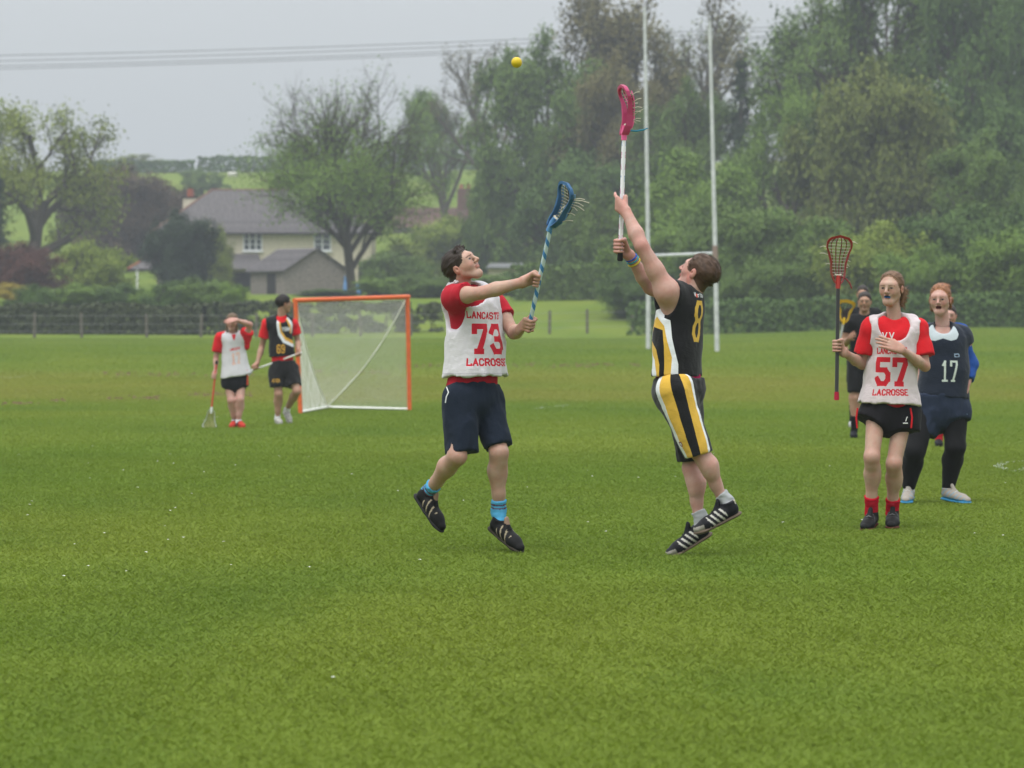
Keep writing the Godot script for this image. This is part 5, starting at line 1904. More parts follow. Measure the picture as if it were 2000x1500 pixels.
	for q in 3:
		var r := Buf.new()
		var c: Vector3 = j.wrB.lerp(j.elB, 0.05 + 0.075 * q)
		var along: Vector3 = (j.elB - j.wrB).normalized()
		var s1 := along.cross(Vector3.RIGHT).normalized()
		var s2 := along.cross(s1)
		var path := []
		for a in 17:
			path.append(c + (s1 * cos(TAU * a / 16.0) + s2 * sin(TAU * a / 16.0)) * (0.0335 + 0.0015 * q))
		r.tube(path, [0.0048], 6, false)
		part("wristband", r.mesh(), mat("band_%d" % q, colours[q], 0.5), o)
	var grey := func(_t: float) -> Color: return Color(0.34, 0.35, 0.36)
	var trainer := func(q: Vector3) -> Color:
		if q.z > 0.225:
			return Color(0.42, 0.39, 0.35) if q.y < 0.045 else Color(0.03, 0.03, 0.035)
		if absf(q.x) > 0.018 and q.z > 0.085 and q.z < 0.195 and q.y < 0.085:
			var s := fposmod(q.z - q.y * 0.55 + 0.004, 0.031)
			if s < 0.012:
				return Color(0.62, 0.60, 0.54)
		if q.z < 0.02 and q.y > 0.07:
			return Color(0.5, 0.46, 0.38)
		return Color(0.016, 0.017, 0.020)
	var upA := Vector3(-0.40, 0.90, 0.15)
	var upB := Vector3(-0.48, 0.85, 0.20)
	sock(o, j.anA.lerp(j.heA, 0.25), j.anA.lerp(j.knA, 0.09), 0.040, 0.043, mats.sock_knit, 0.006, grey, in_shoe(j.heA, j.toA, upA))
	sock(o, j.anB.lerp(j.heB, 0.25), j.anB.lerp(j.knB, 0.09), 0.040, 0.043, mats.sock_knit, 0.006, grey, in_shoe(j.heB, j.toB, upB))
	shoe(o, j.heA, j.toA, upA, 0.0045, trainer, Color(0.16, 0.12, 0.09), true, 1.06, Color(0.02, 0.02, 0.02))
	shoe(o, j.heB, j.toB, upB, 0.0045, trainer, Color(0.20, 0.15, 0.11), true, 1.06, Color(0.02, 0.02, 0.02))
	var sim := canvas(lin(0.82, 0.80, 0.85), 64, 512)
	for q in 10:
		var pinky := lin(0.55, 0.10, 0.30)
		for x in [8, 40]:
			letter(sim, ["X" if false else "V", "S", "V", "R", "A", "V", "L", "V", "S", "V"][q], x + 8, 24 + q * 50, 15, 22, 2.0, pinky if q % 3 else lin(0.12, 0.25, 0.5))
	var base: Vector3 = o.position
	var pink := mat("pink_plastic", lin(0.72, 0.11, 0.28), 0.3, 0.5)
	stick("lacrosse_stick", "pink headed lacrosse stick with white printed shaft held aloft", j.low + base, j.top + base, j.tip + base, Vector3(-0.96, 0, 0.25), cloth("printed_shaft", Color.WHITE, sim, 0.0), pink, mats.black_rubber, mats.pale_string, mat("rose_thong", lin(0.25, 0.04, 0.06), 0.8), 11, 5, 1.0, 0.02)
	var lead := Buf.new()
	var s0: Vector3 = at(1226, 255, d - 0.03)
	lead.tube([Vector3.ZERO, Vector3(0.05, -0.003, 0), Vector3(0.09, 0.004, 0), Vector3(0.115, 0.014, 0)], [0.005, 0.006, 0.005, 0.003], 6)
	var st := get_node("lacrosse_stick_001")
	part("lace_end", lead.mesh(), mat("teal_lace", lin(0.03, 0.22, 0.34), 0.6), st, s0 - st.position)

# ---- the girl in red with the white 57 bib
func player_red_shirt() -> void:
	var d := 20.67
	var o := start_person("person in white LANCASTER 57 bib with blue mouthguard holding red stick upright", 1735, d)
	var j := spots(d, o.position, {"head": [1740, 563, 0.03], "neck": [1746, 622, 0.0], "chest": [1745, 664, 0.0], "waist": [1741, 730, 0.0], "pelvis": [1738, 785, 0.0],
		"shA": [1700, 641, 0.0], "elA": [1684, 712, -0.03], "wrA": [1648, 688, 0.15], "haA": [1636, 676, 0.17], "shB": [1793, 643, -0.02], "elB": [1807, 716, 0.03], "wrB": [1761, 683, 0.20], 
		"hipA": [1712, 803, 0.0], "knA": [1703, 892, 0.12], "anA": [1702, 1002, -0.02], "hipB": [1765, 803, -0.02], "knB": [1746, 905, 0.06], "anB": [1743, 1002, -0.12],
		"heA": [1708, 1024, -0.06], "toA": [1689, 1038, 0.17], "heB": [1745, 1020, -0.16], "toB": [1741, 1034, 0.08], "low": [1634, 778, 0.17], "top": [1637, 553, 0.17], "tip": [1640, 462, 0.17]})
	j.f = Vector3(-0.15, 0, 0.98)
	j.merge({"up": Vector3(0.03, 1, 0.0), "look": Vector3(-0.42, -0.02, 0.90), "H": 0.218, "skin": PALE, "brow": Color(0.16, 0.09, 0.05), "scalp": Color(0.165, 0.088, 0.047), "nape": -0.06, "line": 0.39, "neck_r": 0.043, "open": 0.036, "inside": Color(0.012, 0.10, 0.26)})
	var buf := Buf.new()
	add_body(buf, j, 0.0125, PALE, body_bones(j, 0.80, 0.84, 0.095))
	add_head(buf, j, 0.0038)
	var ax: Vector3 = (j.top - j.low).normalized()
	add_hand(buf, j.wrA, j.elA, 0.024, 0.0044, PALE, func(f: Sdf) -> void: fist(f, j.haA, ax, j.wrA, 1.0, 0.0125))
	add_hand(buf, j.wrB, j.elB, 0.024, 0.0044, PALE, func(f: Sdf) -> void: open_hand(f, j.wrB, Vector3(-0.92, 0.38, 0.15), Vector3(0, -0.5, -0.9), Vector3(0, 1, 0.3), 0.22))
	part("body", buf.mesh(), mats.skin, o)
	var b := frame(j.up, j.look)
	var braid := []
	for q in 9:
		var t := q / 8.0
		var p: Vector3 = j.head + b * (Vector3(0.30 + 0.03 * sin(t * 3.0), -0.02 - 0.46 * t, -0.25 + 0.06 * t) * j.H)
		braid.append([p + b * (Vector3(0.03 if q % 2 else -0.03, 0.02, 0.0) * j.H), p + b * (Vector3(-0.02 if q % 2 else 0.02, -0.05, 0.01) * j.H), 0.021 - 0.009 * t, 0.019 - 0.009 * t, 0.006])
	add_hair(o, j, 0.006, hair_mat("auburn_hair", 0.165, 0.088, 0.047), 0.025, 0.39, -0.06, braid, 0.004)
	var red := cloth("scarlet_cotton", lin(0.52, 0.012, 0.018))
	var hem: Vector3 = at(1738, 797, d) - o.position
	garment("t_shirt", o, top_bones(j, 0.010, 0.122, 0.110, 0.150, hem, 1.4, 0.72, 0.074), [[j.neck + Vector3(0, 0.045, 0.03), Vector3(0.075, 0.055, 0.085), Basis.IDENTITY]], [], 0.0105, red, nothing, 0.005, 14, Vector3(1.2, 0.6, 1.2))
	var im := canvas(lin(0.54, 0.47, 0.485))
	var ink := lin(0.48, 0.014, 0.025)
	letter(im, "LANCASTER", 522, 195, 208, 32, 3.4, ink, -4.0, -4.0, 0.5)
	letter(im, "57", 522, 318, 216, 142, 15.5, ink, 0.0, 0.0, 0.62)
	letter(im, "LACROSSE", 522, 440, 206, 32, 3.8, ink, 0.0, -3.0, 0.5)
	var low: Vector3 = at(1737, 790, d) - o.position
	var uv := around(at(1742, 622, d) - o.position, low, j.f, 0.2, 0.145)
	garment("bib", o, top_bones(j, 0.025, 0.135, 0.140, 0.188, low, 1.38), [[j.neck + Vector3(-0.01, -0.02, 0.12), Vector3(0.112, 0.125, 0.15), Basis.IDENTITY], [j.shA + Vector3(-0.075, -0.03, 0), Vector3(0.085, 0.16, 0.16), Basis.IDENTITY], [j.shB + Vector3(0.07, -0.03, 0), Vector3(0.085, 0.16, 0.16), Basis.IDENTITY]], [], 0.0100, cloth("pink_white_bib", Color.WHITE, im), uv, 0.009, 18, Vector3(1, 0.35, 1), 11.0)
	var tee_print := Buf.new()
	var c0: Vector3 = at(1737, 655, d - 0.135) - o.position
	for s in [[-0.045, -0.03, 0.02], [-0.03, -0.015, -0.02], [0.0, 0.015, 0.02], [0.015, 0.03, -0.02]]:
		tee_print.tube([c0 + Vector3(s[0], s[2], 0), c0 + Vector3(s[1], -s[2], 0)], [0.004], 4)
	part("shirt_print", tee_print.mesh(), mats.white_tape, o).set_meta("kind", "stuff")
	var ha: Vector3 = at(1702, 826, d - 0.02) - o.position
	var hb: Vector3 = at(1764, 842, d) - o.position
	var black := cloth("black_shorts_cloth", lin(0.011, 0.010, 0.012))
	garment("shorts", o, [[j.pelvis, (j.hipA + j.hipB) / 2.0, 0.165, 0.175, 0.03, squeeze(j.f, 1.35), true, false], [j.hipA + Vector3(0.01, 0, 0), ha, 0.112, 0.112, 0.04, Basis.IDENTITY, false, true], [j.hipB, hb, 0.112, 0.112, 0.04, Basis.IDENTITY, false, true]], [], [], 0.0105, black, nothing, 0.007, 5)
	for s in [-1, 1]:
		var piping := Buf.new()
		var p0: Vector3 = at(1675 if s < 0 else 1778, 797, d - 0.10) - o.position
		piping.tube([p0, p0 + Vector3(0.010 * s, -0.06, 0.012), p0 + Vector3(0.004 * s, -0.13, 0.01)], [0.006], 5)
		part("piping", piping.mesh(), red, o)
	var logo := Buf.new()
	var l0: Vector3 = at(1769, 823, d - 0.118) - o.position
	logo.tube([l0, l0 + Vector3(0.006, 0.022, 0), l0 + Vector3(0.012, 0.03, 0)], [0.003], 4)
	logo.tube([l0 + Vector3(-0.018, -0.012, 0), l0 + Vector3(0.014, -0.012, 0.0)], [0.0035], 4)
	part("shorts_logo", logo.mesh(), mats.white_tape, o).set_meta("kind", "stuff")
	var scarlet := func(t: float) -> Color: return Color(0.45, 0.014, 0.03) if fposmod(t * 6.0, 1.0) < 0.8 else Color(0.36, 0.01, 0.02)
	var boot := func(q: Vector3) -> Color:
		if absf(q.x) > 0.03 and q.z > 0.1 and q.z < 0.18 and fposmod(q.z + q.y, 0.04) < 0.008:
			return Color(0.1, 0.1, 0.1)
		return Color(0.013, 0.013, 0.015)
	for s in ["A", "B"]:
		sock(o, j["an" + s], j["an" + s].lerp(j["kn" + s], 0.30), 0.040, 0.048, mats.sock_knit, 0.006, scarlet, in_shoe(j["he" + s], j["to" + s], Vector3.UP))
		shoe(o, j["he" + s], j["to" + s], Vector3(0, 1, 0.05), 0.005, boot, Color(0.10, 0.02, 0.015), true, 0.98, Color(0.25, 0.25, 0.26))
	var base: Vector3 = o.position
	var redp := mat("red_plastic", lin(0.36, 0.028, 0.02), 0.35, 0.5)
	stick("lacrosse_stick", "red headed lacrosse stick with dark shaft and red butt held upright", j.low + base, j.top + base, j.tip + base, Vector3(0.05, 0, 1), mat("dark_metal", lin(0.03, 0.03, 0.032), 0.35, 0.5), redp, mat("red_rubber", lin(0.38, 0.012, 0.04), 0.6), mats.pale_string, mat("red_thong", lin(0.22, 0.03, 0.03), 0.8), 10, 9, 1.0, 0.03)
	var lead := Buf.new()
	lead.tube([Vector3.ZERO, Vector3(0.03, -0.012, 0), Vector3(0.055, -0.04, 0), Vector3(0.068, -0.075, 0)], [0.004, 0.005, 0.005, 0.004], 6)
	var st := get_node("lacrosse_stick_002")
	part("lace_end", lead.mesh(), mats.red_thong, st, at(1643, 541, d - 0.17) - st.position)

# ---- the woman in navy
func player_navy() -> void:
	var d := 23.85
	var o := start_person("person with red hair in navy shirt numbered 17 and black leggings shouting", 1835, d)
	var j := spots(d, o.position, {"head": [1836, 585, 0.04], "neck": [1841, 634, 0.0], "chest": [1843, 676, 0.0], "waist": [1845, 722, 0.0], "pelvis": [1834, 775, 0.0],
		"shA": [1801, 653, 0.0], "elA": [1796, 720, -0.12], "wrA": [1800, 770, -0.05], "shB": [1879, 655, -0.03], "elB": [1892, 712, -0.06], "wrB": [1890, 747, 0.02],
		"hipA": [1810, 795, 0.0], "knA": [1786, 880, 0.12], "anA": [1775, 953, 0.0], "hipB": [1862, 795, 0.0], "knB": [1866, 872, 0.06], "anB": [1852, 953, -0.04],
		"heA": [1778, 972, -0.07], "toA": [1769, 984, 0.17], "heB": [1839, 975, -0.06], "toB": [1886, 984, 0.12]})
	j.f = Vector3(-0.12, 0, 0.99)
	j.merge({"up": Vector3(-0.02, 1, 0.04), "look": Vector3(-0.28, -0.02, 0.95), "H": 0.226, "skin": PINK, "brow": Color(0.25, 0.12, 0.07), "scalp": Color(0.26, 0.11, 0.048), "nape": -0.08, "line": 0.36, "neck_r": 0.048, "open": 0.045, "inside": Color(0.07, 0.015, 0.015)})
	var buf := Buf.new()
	add_body(buf, j, 0.014, PINK, body_bones(j, 0.95, 0.95, 0.11))
	add_head(buf, j, 0.0044)
	add_hand(buf, j.wrB, j.elB, 0.026, 0.0052, PINK, func(f: Sdf) -> void: open_hand(f, j.wrB, Vector3(-0.1, -0.95, 0.2), Vector3(-0.9, 0, -0.2), Vector3(0, 0, 1), 0.45))
	add_hand(buf, j.wrA, j.elA, 0.026, 0.007, PINK, func(f: Sdf) -> void: open_hand(f, j.wrA, Vector3(0.1, -0.95, 0.2), Vector3(0.9, 0, -0.2), Vector3(0, 0, 1), 0.45))
	part("body", buf.mesh(), mats.skin, o)
	var b := frame(j.up, j.look)
	var tie := []
	for q in 5:
		var x := lerpf(-0.12, 0.2, q / 4.0)
		var p: Vector3 = j.head + b * (Vector3(x, 0.44 - 1.5 * x * x, -0.16) * j.H)
		tie.append([p, p + b * (Vector3(0.04, 0.04, -0.02) * j.H), 0.024, 0.016])
	tie.append([j.head + b * (Vector3(-0.28, 0.0, -0.2) * j.H), j.head + b * (Vector3(-0.30, -0.36, -0.22) * j.H), 0.025, 0.012])
	tie.append([j.head + b * (Vector3(0.3, 0.0, -0.2) * j.H), j.head + b * (Vector3(0.29, -0.25, -0.22) * j.H), 0.025, 0.012])
	add_hair(o, j, 0.007, hair_mat("red_hair", 0.27, 0.115, 0.05), 0.03, 0.36, -0.08, tie, 0.004)
	# navy shirt with pale yoke
	var navy := lin(0.012, 0.017, 0.030)
	var pale := lin(0.42, 0.47, 0.50)
	var im := canvas(navy)
	polygon(im, [Vector2(380, 0), Vector2(644, 0), Vector2(640, 70), Vector2(612, 104), Vector2(570, 116), Vector2(512, 100), Vector2(455, 118), Vector2(410, 112), Vector2(384, 80)], pale)
	letter(im, "17", 556, 330, 118, 136, 7.0, lin(0.48, 0.53, 0.48), 0.0, 0.0, 0.5)
	polygon(im, [Vector2(588, 206), Vector2(622, 204), Vector2(630, 214), Vector2(630, 230), Vector2(592, 232)], lin(0.25, 0.32, 0.42))
	polygon(im, [Vector2(596, 214), Vector2(620, 212), Vector2(622, 226), Vector2(598, 226)], navy)
	var low: Vector3 = at(1840, 775, d) - o.position
	var uv := around(at(1842, 634, d) - o.position, low, j.f, 0.21, 0.17)
	garment("shirt", o, top_bones(j, 0.016, 0.165, 0.165, 0.185, low, 1.25, 0.3, 0.075), [[j.neck + Vector3(-0.005, 0.02, 0.075), Vector3(0.078, 0.092, 0.11), Basis.IDENTITY]], [], 0.0115, cloth("navy_shirt", Color.WHITE, im), uv, 0.005, 24, Vector3(1, 0.6, 1))
	# the blue jacket hangs on the shoulder and the arm
	var blue := cloth("blue_jersey", lin(0.018, 0.065, 0.26))
	var cuff: Vector3 = j.elB.lerp(j.wrB, 0.85)
	garment("jacket_sleeve", o, [[j.shB + Vector3(-0.02, 0.015, -0.02), j.elB, 0.078, 0.066, 0.03], [j.elB, cuff, 0.064, 0.050, 0.03, Basis.IDENTITY, false, true], [j.shB + Vector3(-0.02, 0.0, -0.07), j.neck + Vector3(0.02, -0.02, -0.09), 0.07, 0.05, 0.04], [j.neck + Vector3(0.02, -0.02, -0.09), j.shA + Vector3(0.02, 0.02, -0.06), 0.05, 0.06, 0.04], [j.shB + Vector3(0, -0.05, -0.06), j.pelvis + Vector3(0.17, 0.16, -0.06), 0.05, 0.04, 0.03]], [], [], 0.0115, blue, nothing, 0.010, 31, Vector3(1, 1, 1), 8.0)
	var sh := cloth("navy_shorts", lin(0.018, 0.026, 0.048))
	var ha: Vector3 = at(1800, 848, d - 0.04) - o.position
	var hb: Vector3 = at(1864, 822, d - 0.03) - o.position
	garment("shorts", o, [[j.pelvis + Vector3(0, 0.02, 0), (j.hipA + j.hipB) / 2.0, 0.200, 0.205, 0.03, squeeze(j.f, 1.3), true, false], [j.hipA, ha, 0.125, 0.108, 0.05, Basis.IDENTITY, false, true], [j.hipB, hb, 0.125, 0.118, 0.05, Basis.IDENTITY, false, true]], [], [], 0.0115, sh, nothing, 0.010, 7)
	var logo := Buf.new()
	var l0: Vector3 = at(1886, 808, d - 0.10) - o.position
	logo.tube([l0 + Vector3(-0.02, 0, 0.01), l0 + Vector3(0.012, -0.003, 0)], [0.007], 5)
	part("shorts_logo", logo.mesh(), mat("pale_print", lin(0.12, 0.18, 0.26), 0.8), o)
	var tights := cloth("black_tights", lin(0.009, 0.009, 0.010))
	var legs := []
	for s in ["A", "B"]:
		var calf: Vector3 = j["kn" + s].lerp(j["an" + s], 0.32) + Vector3(0, 0, -0.02)
		legs.append([j["hip" + s], j["kn" + s] + Vector3(0, 0, 0.008), 0.110, 0.076, 0.03])
		legs.append([j["kn" + s] + Vector3(0, 0, 0.008), calf, 0.076, 0.076, 0.03])
		legs.append([calf, j["an" + s] + Vector3(0, -0.005, 0), 0.076, 0.047, 0.03, Basis.IDENTITY, false, true])
	garment("leggings", o, legs, [], [], 0.0115, tights, nothing, 0.004, 3)
	var white := func(_t: float) -> Color: return Color(0.6, 0.6, 0.62)
	var runner := func(q: Vector3) -> Color:
		if q.y < 0.03:
			return Color(0.06, 0.30, 0.55)
		if absf(q.x) > 0.025 and fposmod(q.z * 1.4 - q.y, 0.06) < 0.012:
			return Color(0.2, 0.4, 0.55)
		return Color(0.42, 0.38, 0.33)
	for s in ["A", "B"]:
		sock(o, j["an" + s] + Vector3(0, -0.03, 0), j["an" + s] + Vector3(0, 0.02, 0), 0.039, 0.040, mats.sock_knit, 0.007, white, in_shoe(j["he" + s], j["to" + s], Vector3.UP))
		shoe(o, j["he" + s], j["to" + s], Vector3(0, 1, 0.05), 0.0055, runner, Color(0.06, 0.32, 0.60), true, 1.0)

# ---- the girl by the goal, shading her eyes
func girl_shading_eyes() -> void:
	var d := 43.4
	var o := start_person("person in white and red shirt numbered 17 shading eyes with raised arm", 455, d)
	var j := spots(d, o.position, {"head": [453, 629, 0.04], "neck": [455, 649, 0.0], "chest": [456, 668, 0.0], "waist": [458, 706, 0.0], "pelvis": [458, 736, 0.0],
		"shA": [432, 660, 0.0], "elA": [422, 697, -0.02], "wrA": [421, 724, 0.04], "haA": [419, 734, 0.06], "shB": [479, 659, 0.0], "elB": [489, 634, 0.12], "wrB": [462, 625, 0.22],
		"hipA": [447, 746, 0.0], "knA": [452, 782, 0.06], "anA": [458, 822, -0.04], "hipB": [470, 746, 0.0], "knB": [469, 780, 0.08], "anB": [466, 822, 0.04],
		"heA": [460, 831, -0.1], "toA": [452, 836, 0.12], "heB": [464, 831, -0.03], "toB": [474, 836, 0.17], "low": [423, 706, 0.05], "top": [413, 800, 0.08], "tip": [408, 839, 0.10]})
	j.f = Vector3(0.1, 0, 0.99)
	j.merge({"up": Vector3(0, 1, 0.02), "look": Vector3(-0.1, -0.08, 0.98), "H": 0.225, "skin": PINK, "brow": Color(0.16, 0.09, 0.05), "scalp": Color(0.15, 0.095, 0.055), "nape": -0.06, "line": 0.33, "neck_r": 0.045})
	var buf := Buf.new()
	add_body(buf, j, 0.018, PINK, body_bones(j, 0.85, 0.92, 0.10))
	add_head(buf, j, 0.008)
	var ax: Vector3 = (j.low - j.top).normalized()
	add_hand(buf, j.wrA, j.elA, 0.024, 0.008, PINK, func(f: Sdf) -> void: fist(f, j.haA, ax, j.wrA, 1.0, 0.0125))
	add_hand(buf, j.wrB, j.elB, 0.024, 0.008, PINK, func(f: Sdf) -> void: open_hand(f, j.wrB, Vector3(-0.95, -0.12, 0.1), Vector3(0, -0.7, -0.7), Vector3(0, 0.3, -1), 0.25))
	part("body", buf.mesh(), mats.skin, o)
	var b := frame(j.up, j.look)
	var plaits := []
	for s in [-1, 1]:
		for q in 6:
			var p: Vector3 = j.head + b * (Vector3(0.30 * s, -0.1 - 0.17 * q, 0.05 + 0.03 * q) * j.H)
			plaits.append([p, p + b * (Vector3(0.01, -0.15, 0.02) * j.H), 0.017 - 0.0015 * q, 0.014 - 0.0015 * q, 0.004])
	add_hair(o, j, 0.008, hair_mat("fair_brown_hair", 0.15, 0.095, 0.055), 0.04, 0.33, -0.06, plaits, 0.005)
	var red := lin(0.50, 0.012, 0.018)
	var im := canvas(lin(0.50, 0.49, 0.51))
	letter(im, "LANCASTER", 520, 190, 150, 26, 2.6, red, -3.0, -6.0)
	letter(im, "17", 520, 300, 130, 118, 8.5, red, 0.0, -8.0, 0.7)
	letter(im, "17", 520, 300, 130, 118, 5.0, lin(0.62, 0.56, 0.42), 0.0, -8.0, 0.7)
	polygon(im, [Vector2(474, 20), Vector2(550, 20), Vector2(512, 96)], red)
	var low: Vector3 = at(462, 736, d) - o.position
	var uv := around(at(456, 650, d) - o.position, low, j.f, 0.2, 0.15)
	garment("shirt", o, top_bones(j, 0.02, 0.140, 0.150, 0.205, low, 1.35), [[j.neck + Vector3(0, 0.03, 0.05), Vector3(0.07, 0.06, 0.09), Basis.IDENTITY]], [[at(462, 738, d) - o.position, Vector3(0.32, -1, 0)]], 0.014, cloth("white_jersey", Color.WHITE, im), uv, 0.007, 41, Vector3(1, 0.5, 1), 7.0)
	var sleeve := cloth("red_sleeve", red)
	garment("sleeve", o, [[j.shA + Vector3(0.05, 0.03, 0), j.shA, 0.066, 0.083, 0.03], [j.shA, j.shA.lerp(j.elA, 0.75), 0.083, 0.085, 0.03, Basis.IDENTITY, false, true]], [], [], 0.014, sleeve, nothing, 0.007, 2)
	garment("sleeve", o, [[j.shB + Vector3(-0.04, 0.03, 0), j.shB, 0.066, 0.085, 0.03], [j.shB, j.shB.lerp(j.elB, 0.5), 0.085, 0.085, 0.03, Basis.IDENTITY, false, true], [j.shB, j.shB + Vector3(0.02, -0.13, 0), 0.08, 0.05, 0.03]], [], [], 0.014, sleeve, nothing, 0.007, 5)
	var black := cloth("black_skort", lin(0.011, 0.011, 0.013))
	garment("shorts", o, [[j.pelvis, (j.hipA + j.hipB) / 2.0, 0.165, 0.172, 0.03, squeeze(j.f, 1.35), true, false], [j.hipA, at(448, 754, d) - o.position, 0.105, 0.105, 0.06, Basis.IDENTITY, false, true], [j.hipB, at(471, 754, d) - o.position, 0.105, 0.105, 0.06, Basis.IDENTITY, false, true]], [], [], 0.014, black, nothing, 0.006, 5)
	var piping := Buf.new()
	var p0: Vector3 = at(482, 722, d - 0.08) - o.position
	piping.tube([p0, p0 + Vector3(0.012, -0.1, 0.0), p0 + Vector3(0.008, -0.21, 0.0)], [0.012], 5)
	part("piping", piping.mesh(), mat("orange_piping", lin(0.5, 0.07, 0.03), 0.8), o)
	var white := func(_t: float) -> Color: return Color(0.6, 0.6, 0.62)
	var paint := func(q: Vector3) -> Color: return Color(0.55, 0.05, 0.03) if q.z > 0.13 or q.y < 0.03 else Color(0.02, 0.03, 0.08)
	for s in ["A", "B"]:
		sock(o, j["an" + s] + Vector3(0, -0.02, 0), j["an" + s] + Vector3(0, 0.02, 0), 0.038, 0.038, mats.sock_knit, 0.009, white, in_shoe(j["he" + s], j["to" + s], Vector3.UP))
		shoe(o, j["he" + s], j["to" + s], Vector3(0, 1, 0.0), 0.008, paint, Color(0.5, 0.06, 0.03), false, 0.95)
	var base: Vector3 = o.position
	var whitep := mat("white_plastic", lin(0.62, 0.64, 0.63), 0.35, 0.5)
	stick("lacrosse_stick", "white headed lacrosse stick with orange shaft resting head down on grass", j.low + base, j.top + base, j.tip + base, Vector3(0, 0.1, 1), mat("orange_shaft", lin(0.48, 0.07, 0.04), 0.4), whitep, mats.black_rubber, mat("cream_string", lin(0.5, 0.47, 0.34), 0.9), mat("tan_thong", lin(0.38, 0.27, 0.10), 0.8), 2, 15, 1.15)

# ---- the man walking past the goal
func man_sash() -> void:
	var d := 45.3
	var o := start_person("person in black shirt numbered 69 with white and yellow sash beside goal", 552, d)
	var j := spots(d, o.position, {"head": [556, 593, 0.02], "neck": [550, 616, 0.0], "chest": [548, 641, 0.0], "waist": [550, 680, 0.0], "pelvis": [553, 708, 0.0],
		"shA": [521, 632, 0.03], "elA": [512, 676, -0.06], "wrA": [503, 708, 0.07], "haA": [498, 718, 0.10], "shB": [573, 632, -0.05], "elB": [582, 667, -0.10], "wrB": [583, 684, 0.08], "haB": [582, 692, 0.12],
		"hipA": [540, 722, 0.03], "knA": [544, 770, 0.08], "anA": [542, 815, 0.0], "hipB": [568, 722, -0.02], "knB": [580, 764, 0.10], "anB": [560, 800, -0.20],
		"heA": [540, 826, -0.08], "toA": [547, 829, 0.16], "heB": [555, 803, -0.28], "toB": [566, 827, -0.10], "low": [588, 689, 0.14], "top": [492, 724, 0.02], "tip": [464, 735, -0.02]})
	j.f = Vector3(0.3, 0, 0.95)
	j.merge({"up": Vector3(0, 1, 0), "look": Vector3(0.86, -0.04, -0.30), "H": 0.235, "skin": TAN, "brow": Color(0.02, 0.013, 0.01), "neck_r": 0.058})
	var buf := Buf.new()
	add_body(buf, j, 0.018, TAN, body_bones(j))
	add_head(buf, j, 0.008)
	var ax: Vector3 = (j.low - j.top).normalized()
	add_hand(buf, j.wrA, j.elA, 0.027, 0.008, TAN, func(f: Sdf) -> void: fist(f, j.haA, ax, j.wrA, 1.0, 0.0125))
	add_hand(buf, j.wrB, j.elB, 0.027, 0.008, TAN, func(f: Sdf) -> void: fist(f, j.haB, ax, j.wrB, -1.0, 0.0125))
	part("body", buf.mesh(), mats.skin, o)
	add_hair(o, j, 0.008, hair_mat("black_hair", 0.018, 0.013, 0.011), 0.07, 0.30, -0.04, [], 0.010)
	var red := cloth("bright_red_cotton", lin(0.56, 0.014, 0.020))
	garment("t_shirt", o, top_bones(j, 0.010, 0.140, 0.130, 0.145, at(552, 706, d) - o.position, 1.38, 0.62, 0.085), [[j.neck + Vector3(0, 0.04, 0.03), Vector3(0.075, 0.055, 0.085), Basis.IDENTITY]], [], 0.014, red, nothing, 0.008, 51, Vector3(1.2, 0.6, 1.2))
	var k := lin(0.011, 0.011, 0.012)
	var yellow := lin(0.60, 0.33, 0.05)
	var white := lin(0.62, 0.64, 0.68)
	var im := canvas(k)
	polygon(im, [Vector2(392, 0), Vector2(446, 0), Vector2(470, 190), Vector2(530, 290), Vector2(640, 330), Vector2(700, 340), Vector2(700, 400), Vector2(620, 385), Vector2(500, 340), Vector2(430, 240)], white)
	polygon(im, [Vector2(424, 0), Vector2(452, 0), Vector2(484, 190), Vector2(545, 270), Vector2(640, 300), Vector2(700, 310), Vector2(700, 355), Vector2(630, 345), Vector2(528, 305), Vector2(462, 205)], yellow)
	polygon(im, [Vector2(560, 0), Vector2(590, 0), Vector2(640, 220), Vector2(612, 220)], yellow)
	polygon(im, [Vector2(588, 0), Vector2(620, 0), Vector2(660, 220), Vector2(638, 220)], white)
	letter(im, "YORK", 548, 165, 130, 42, 4.6, white, 0.0, 0.0, 0.45)
	letter(im, "69", 468, 418, 112, 100, 7.0, yellow, 0.0, 0.0, 0.6)
	var low: Vector3 = at(551, 696, d) - o.position
	garment("vest", o, top_bones(j, 0.025, 0.150, 0.150, 0.165, low, 1.38), [[j.neck + Vector3(0.01, -0.01, 0.10), Vector3(0.085, 0.10, 0.12), Basis.IDENTITY], [j.shA + Vector3(-0.075, -0.03, 0), Vector3(0.085, 0.15, 0.16), Basis.IDENTITY], [j.shB + Vector3(0.065, -0.03, 0), Vector3(0.085, 0.15, 0.16), Basis.IDENTITY]], [], 0.014, cloth("sash_vest", Color.WHITE, im), around(at(550, 618, d) - o.position, low, j.f, 0.2, 0.15), 0.009, 53, Vector3(1, 0.5, 1))
	im = canvas(k, 512, 512)
	letter(im, "69", 256, 380, 90, 64, 4.5, yellow, 0.0, 0.0, 0.6)
	var ha: Vector3 = at(541, 757, d - 0.06) - o.position
	var hb: Vector3 = at(574, 754, d - 0.06) - o.position
	var wrap_leg := around(j.hipA + Vector3(0, 0.1, 0), ha, Vector3(-0.1, 0, 1), 0.13, 0.12)
	garment("shorts", o, [[j.pelvis + Vector3(0, 0.02, 0), (j.hipA + j.hipB) / 2.0, 0.160, 0.168, 0.03, squeeze(j.f, 1.25), true, false], [j.hipA, ha, 0.115, 0.110, 0.04, Basis.IDENTITY, false, true], [j.hipB, hb, 0.115, 0.112, 0.04, Basis.IDENTITY, false, true]], [], [], 0.014, cloth("black_long_shorts", Color.WHITE, im), func(p: Vector3, n: Vector3) -> Vector2: return wrap_leg.call(p, n) if p.x < j.pelvis.x - 0.01 else Vector2(0.02, 0.2), 0.010, 55)
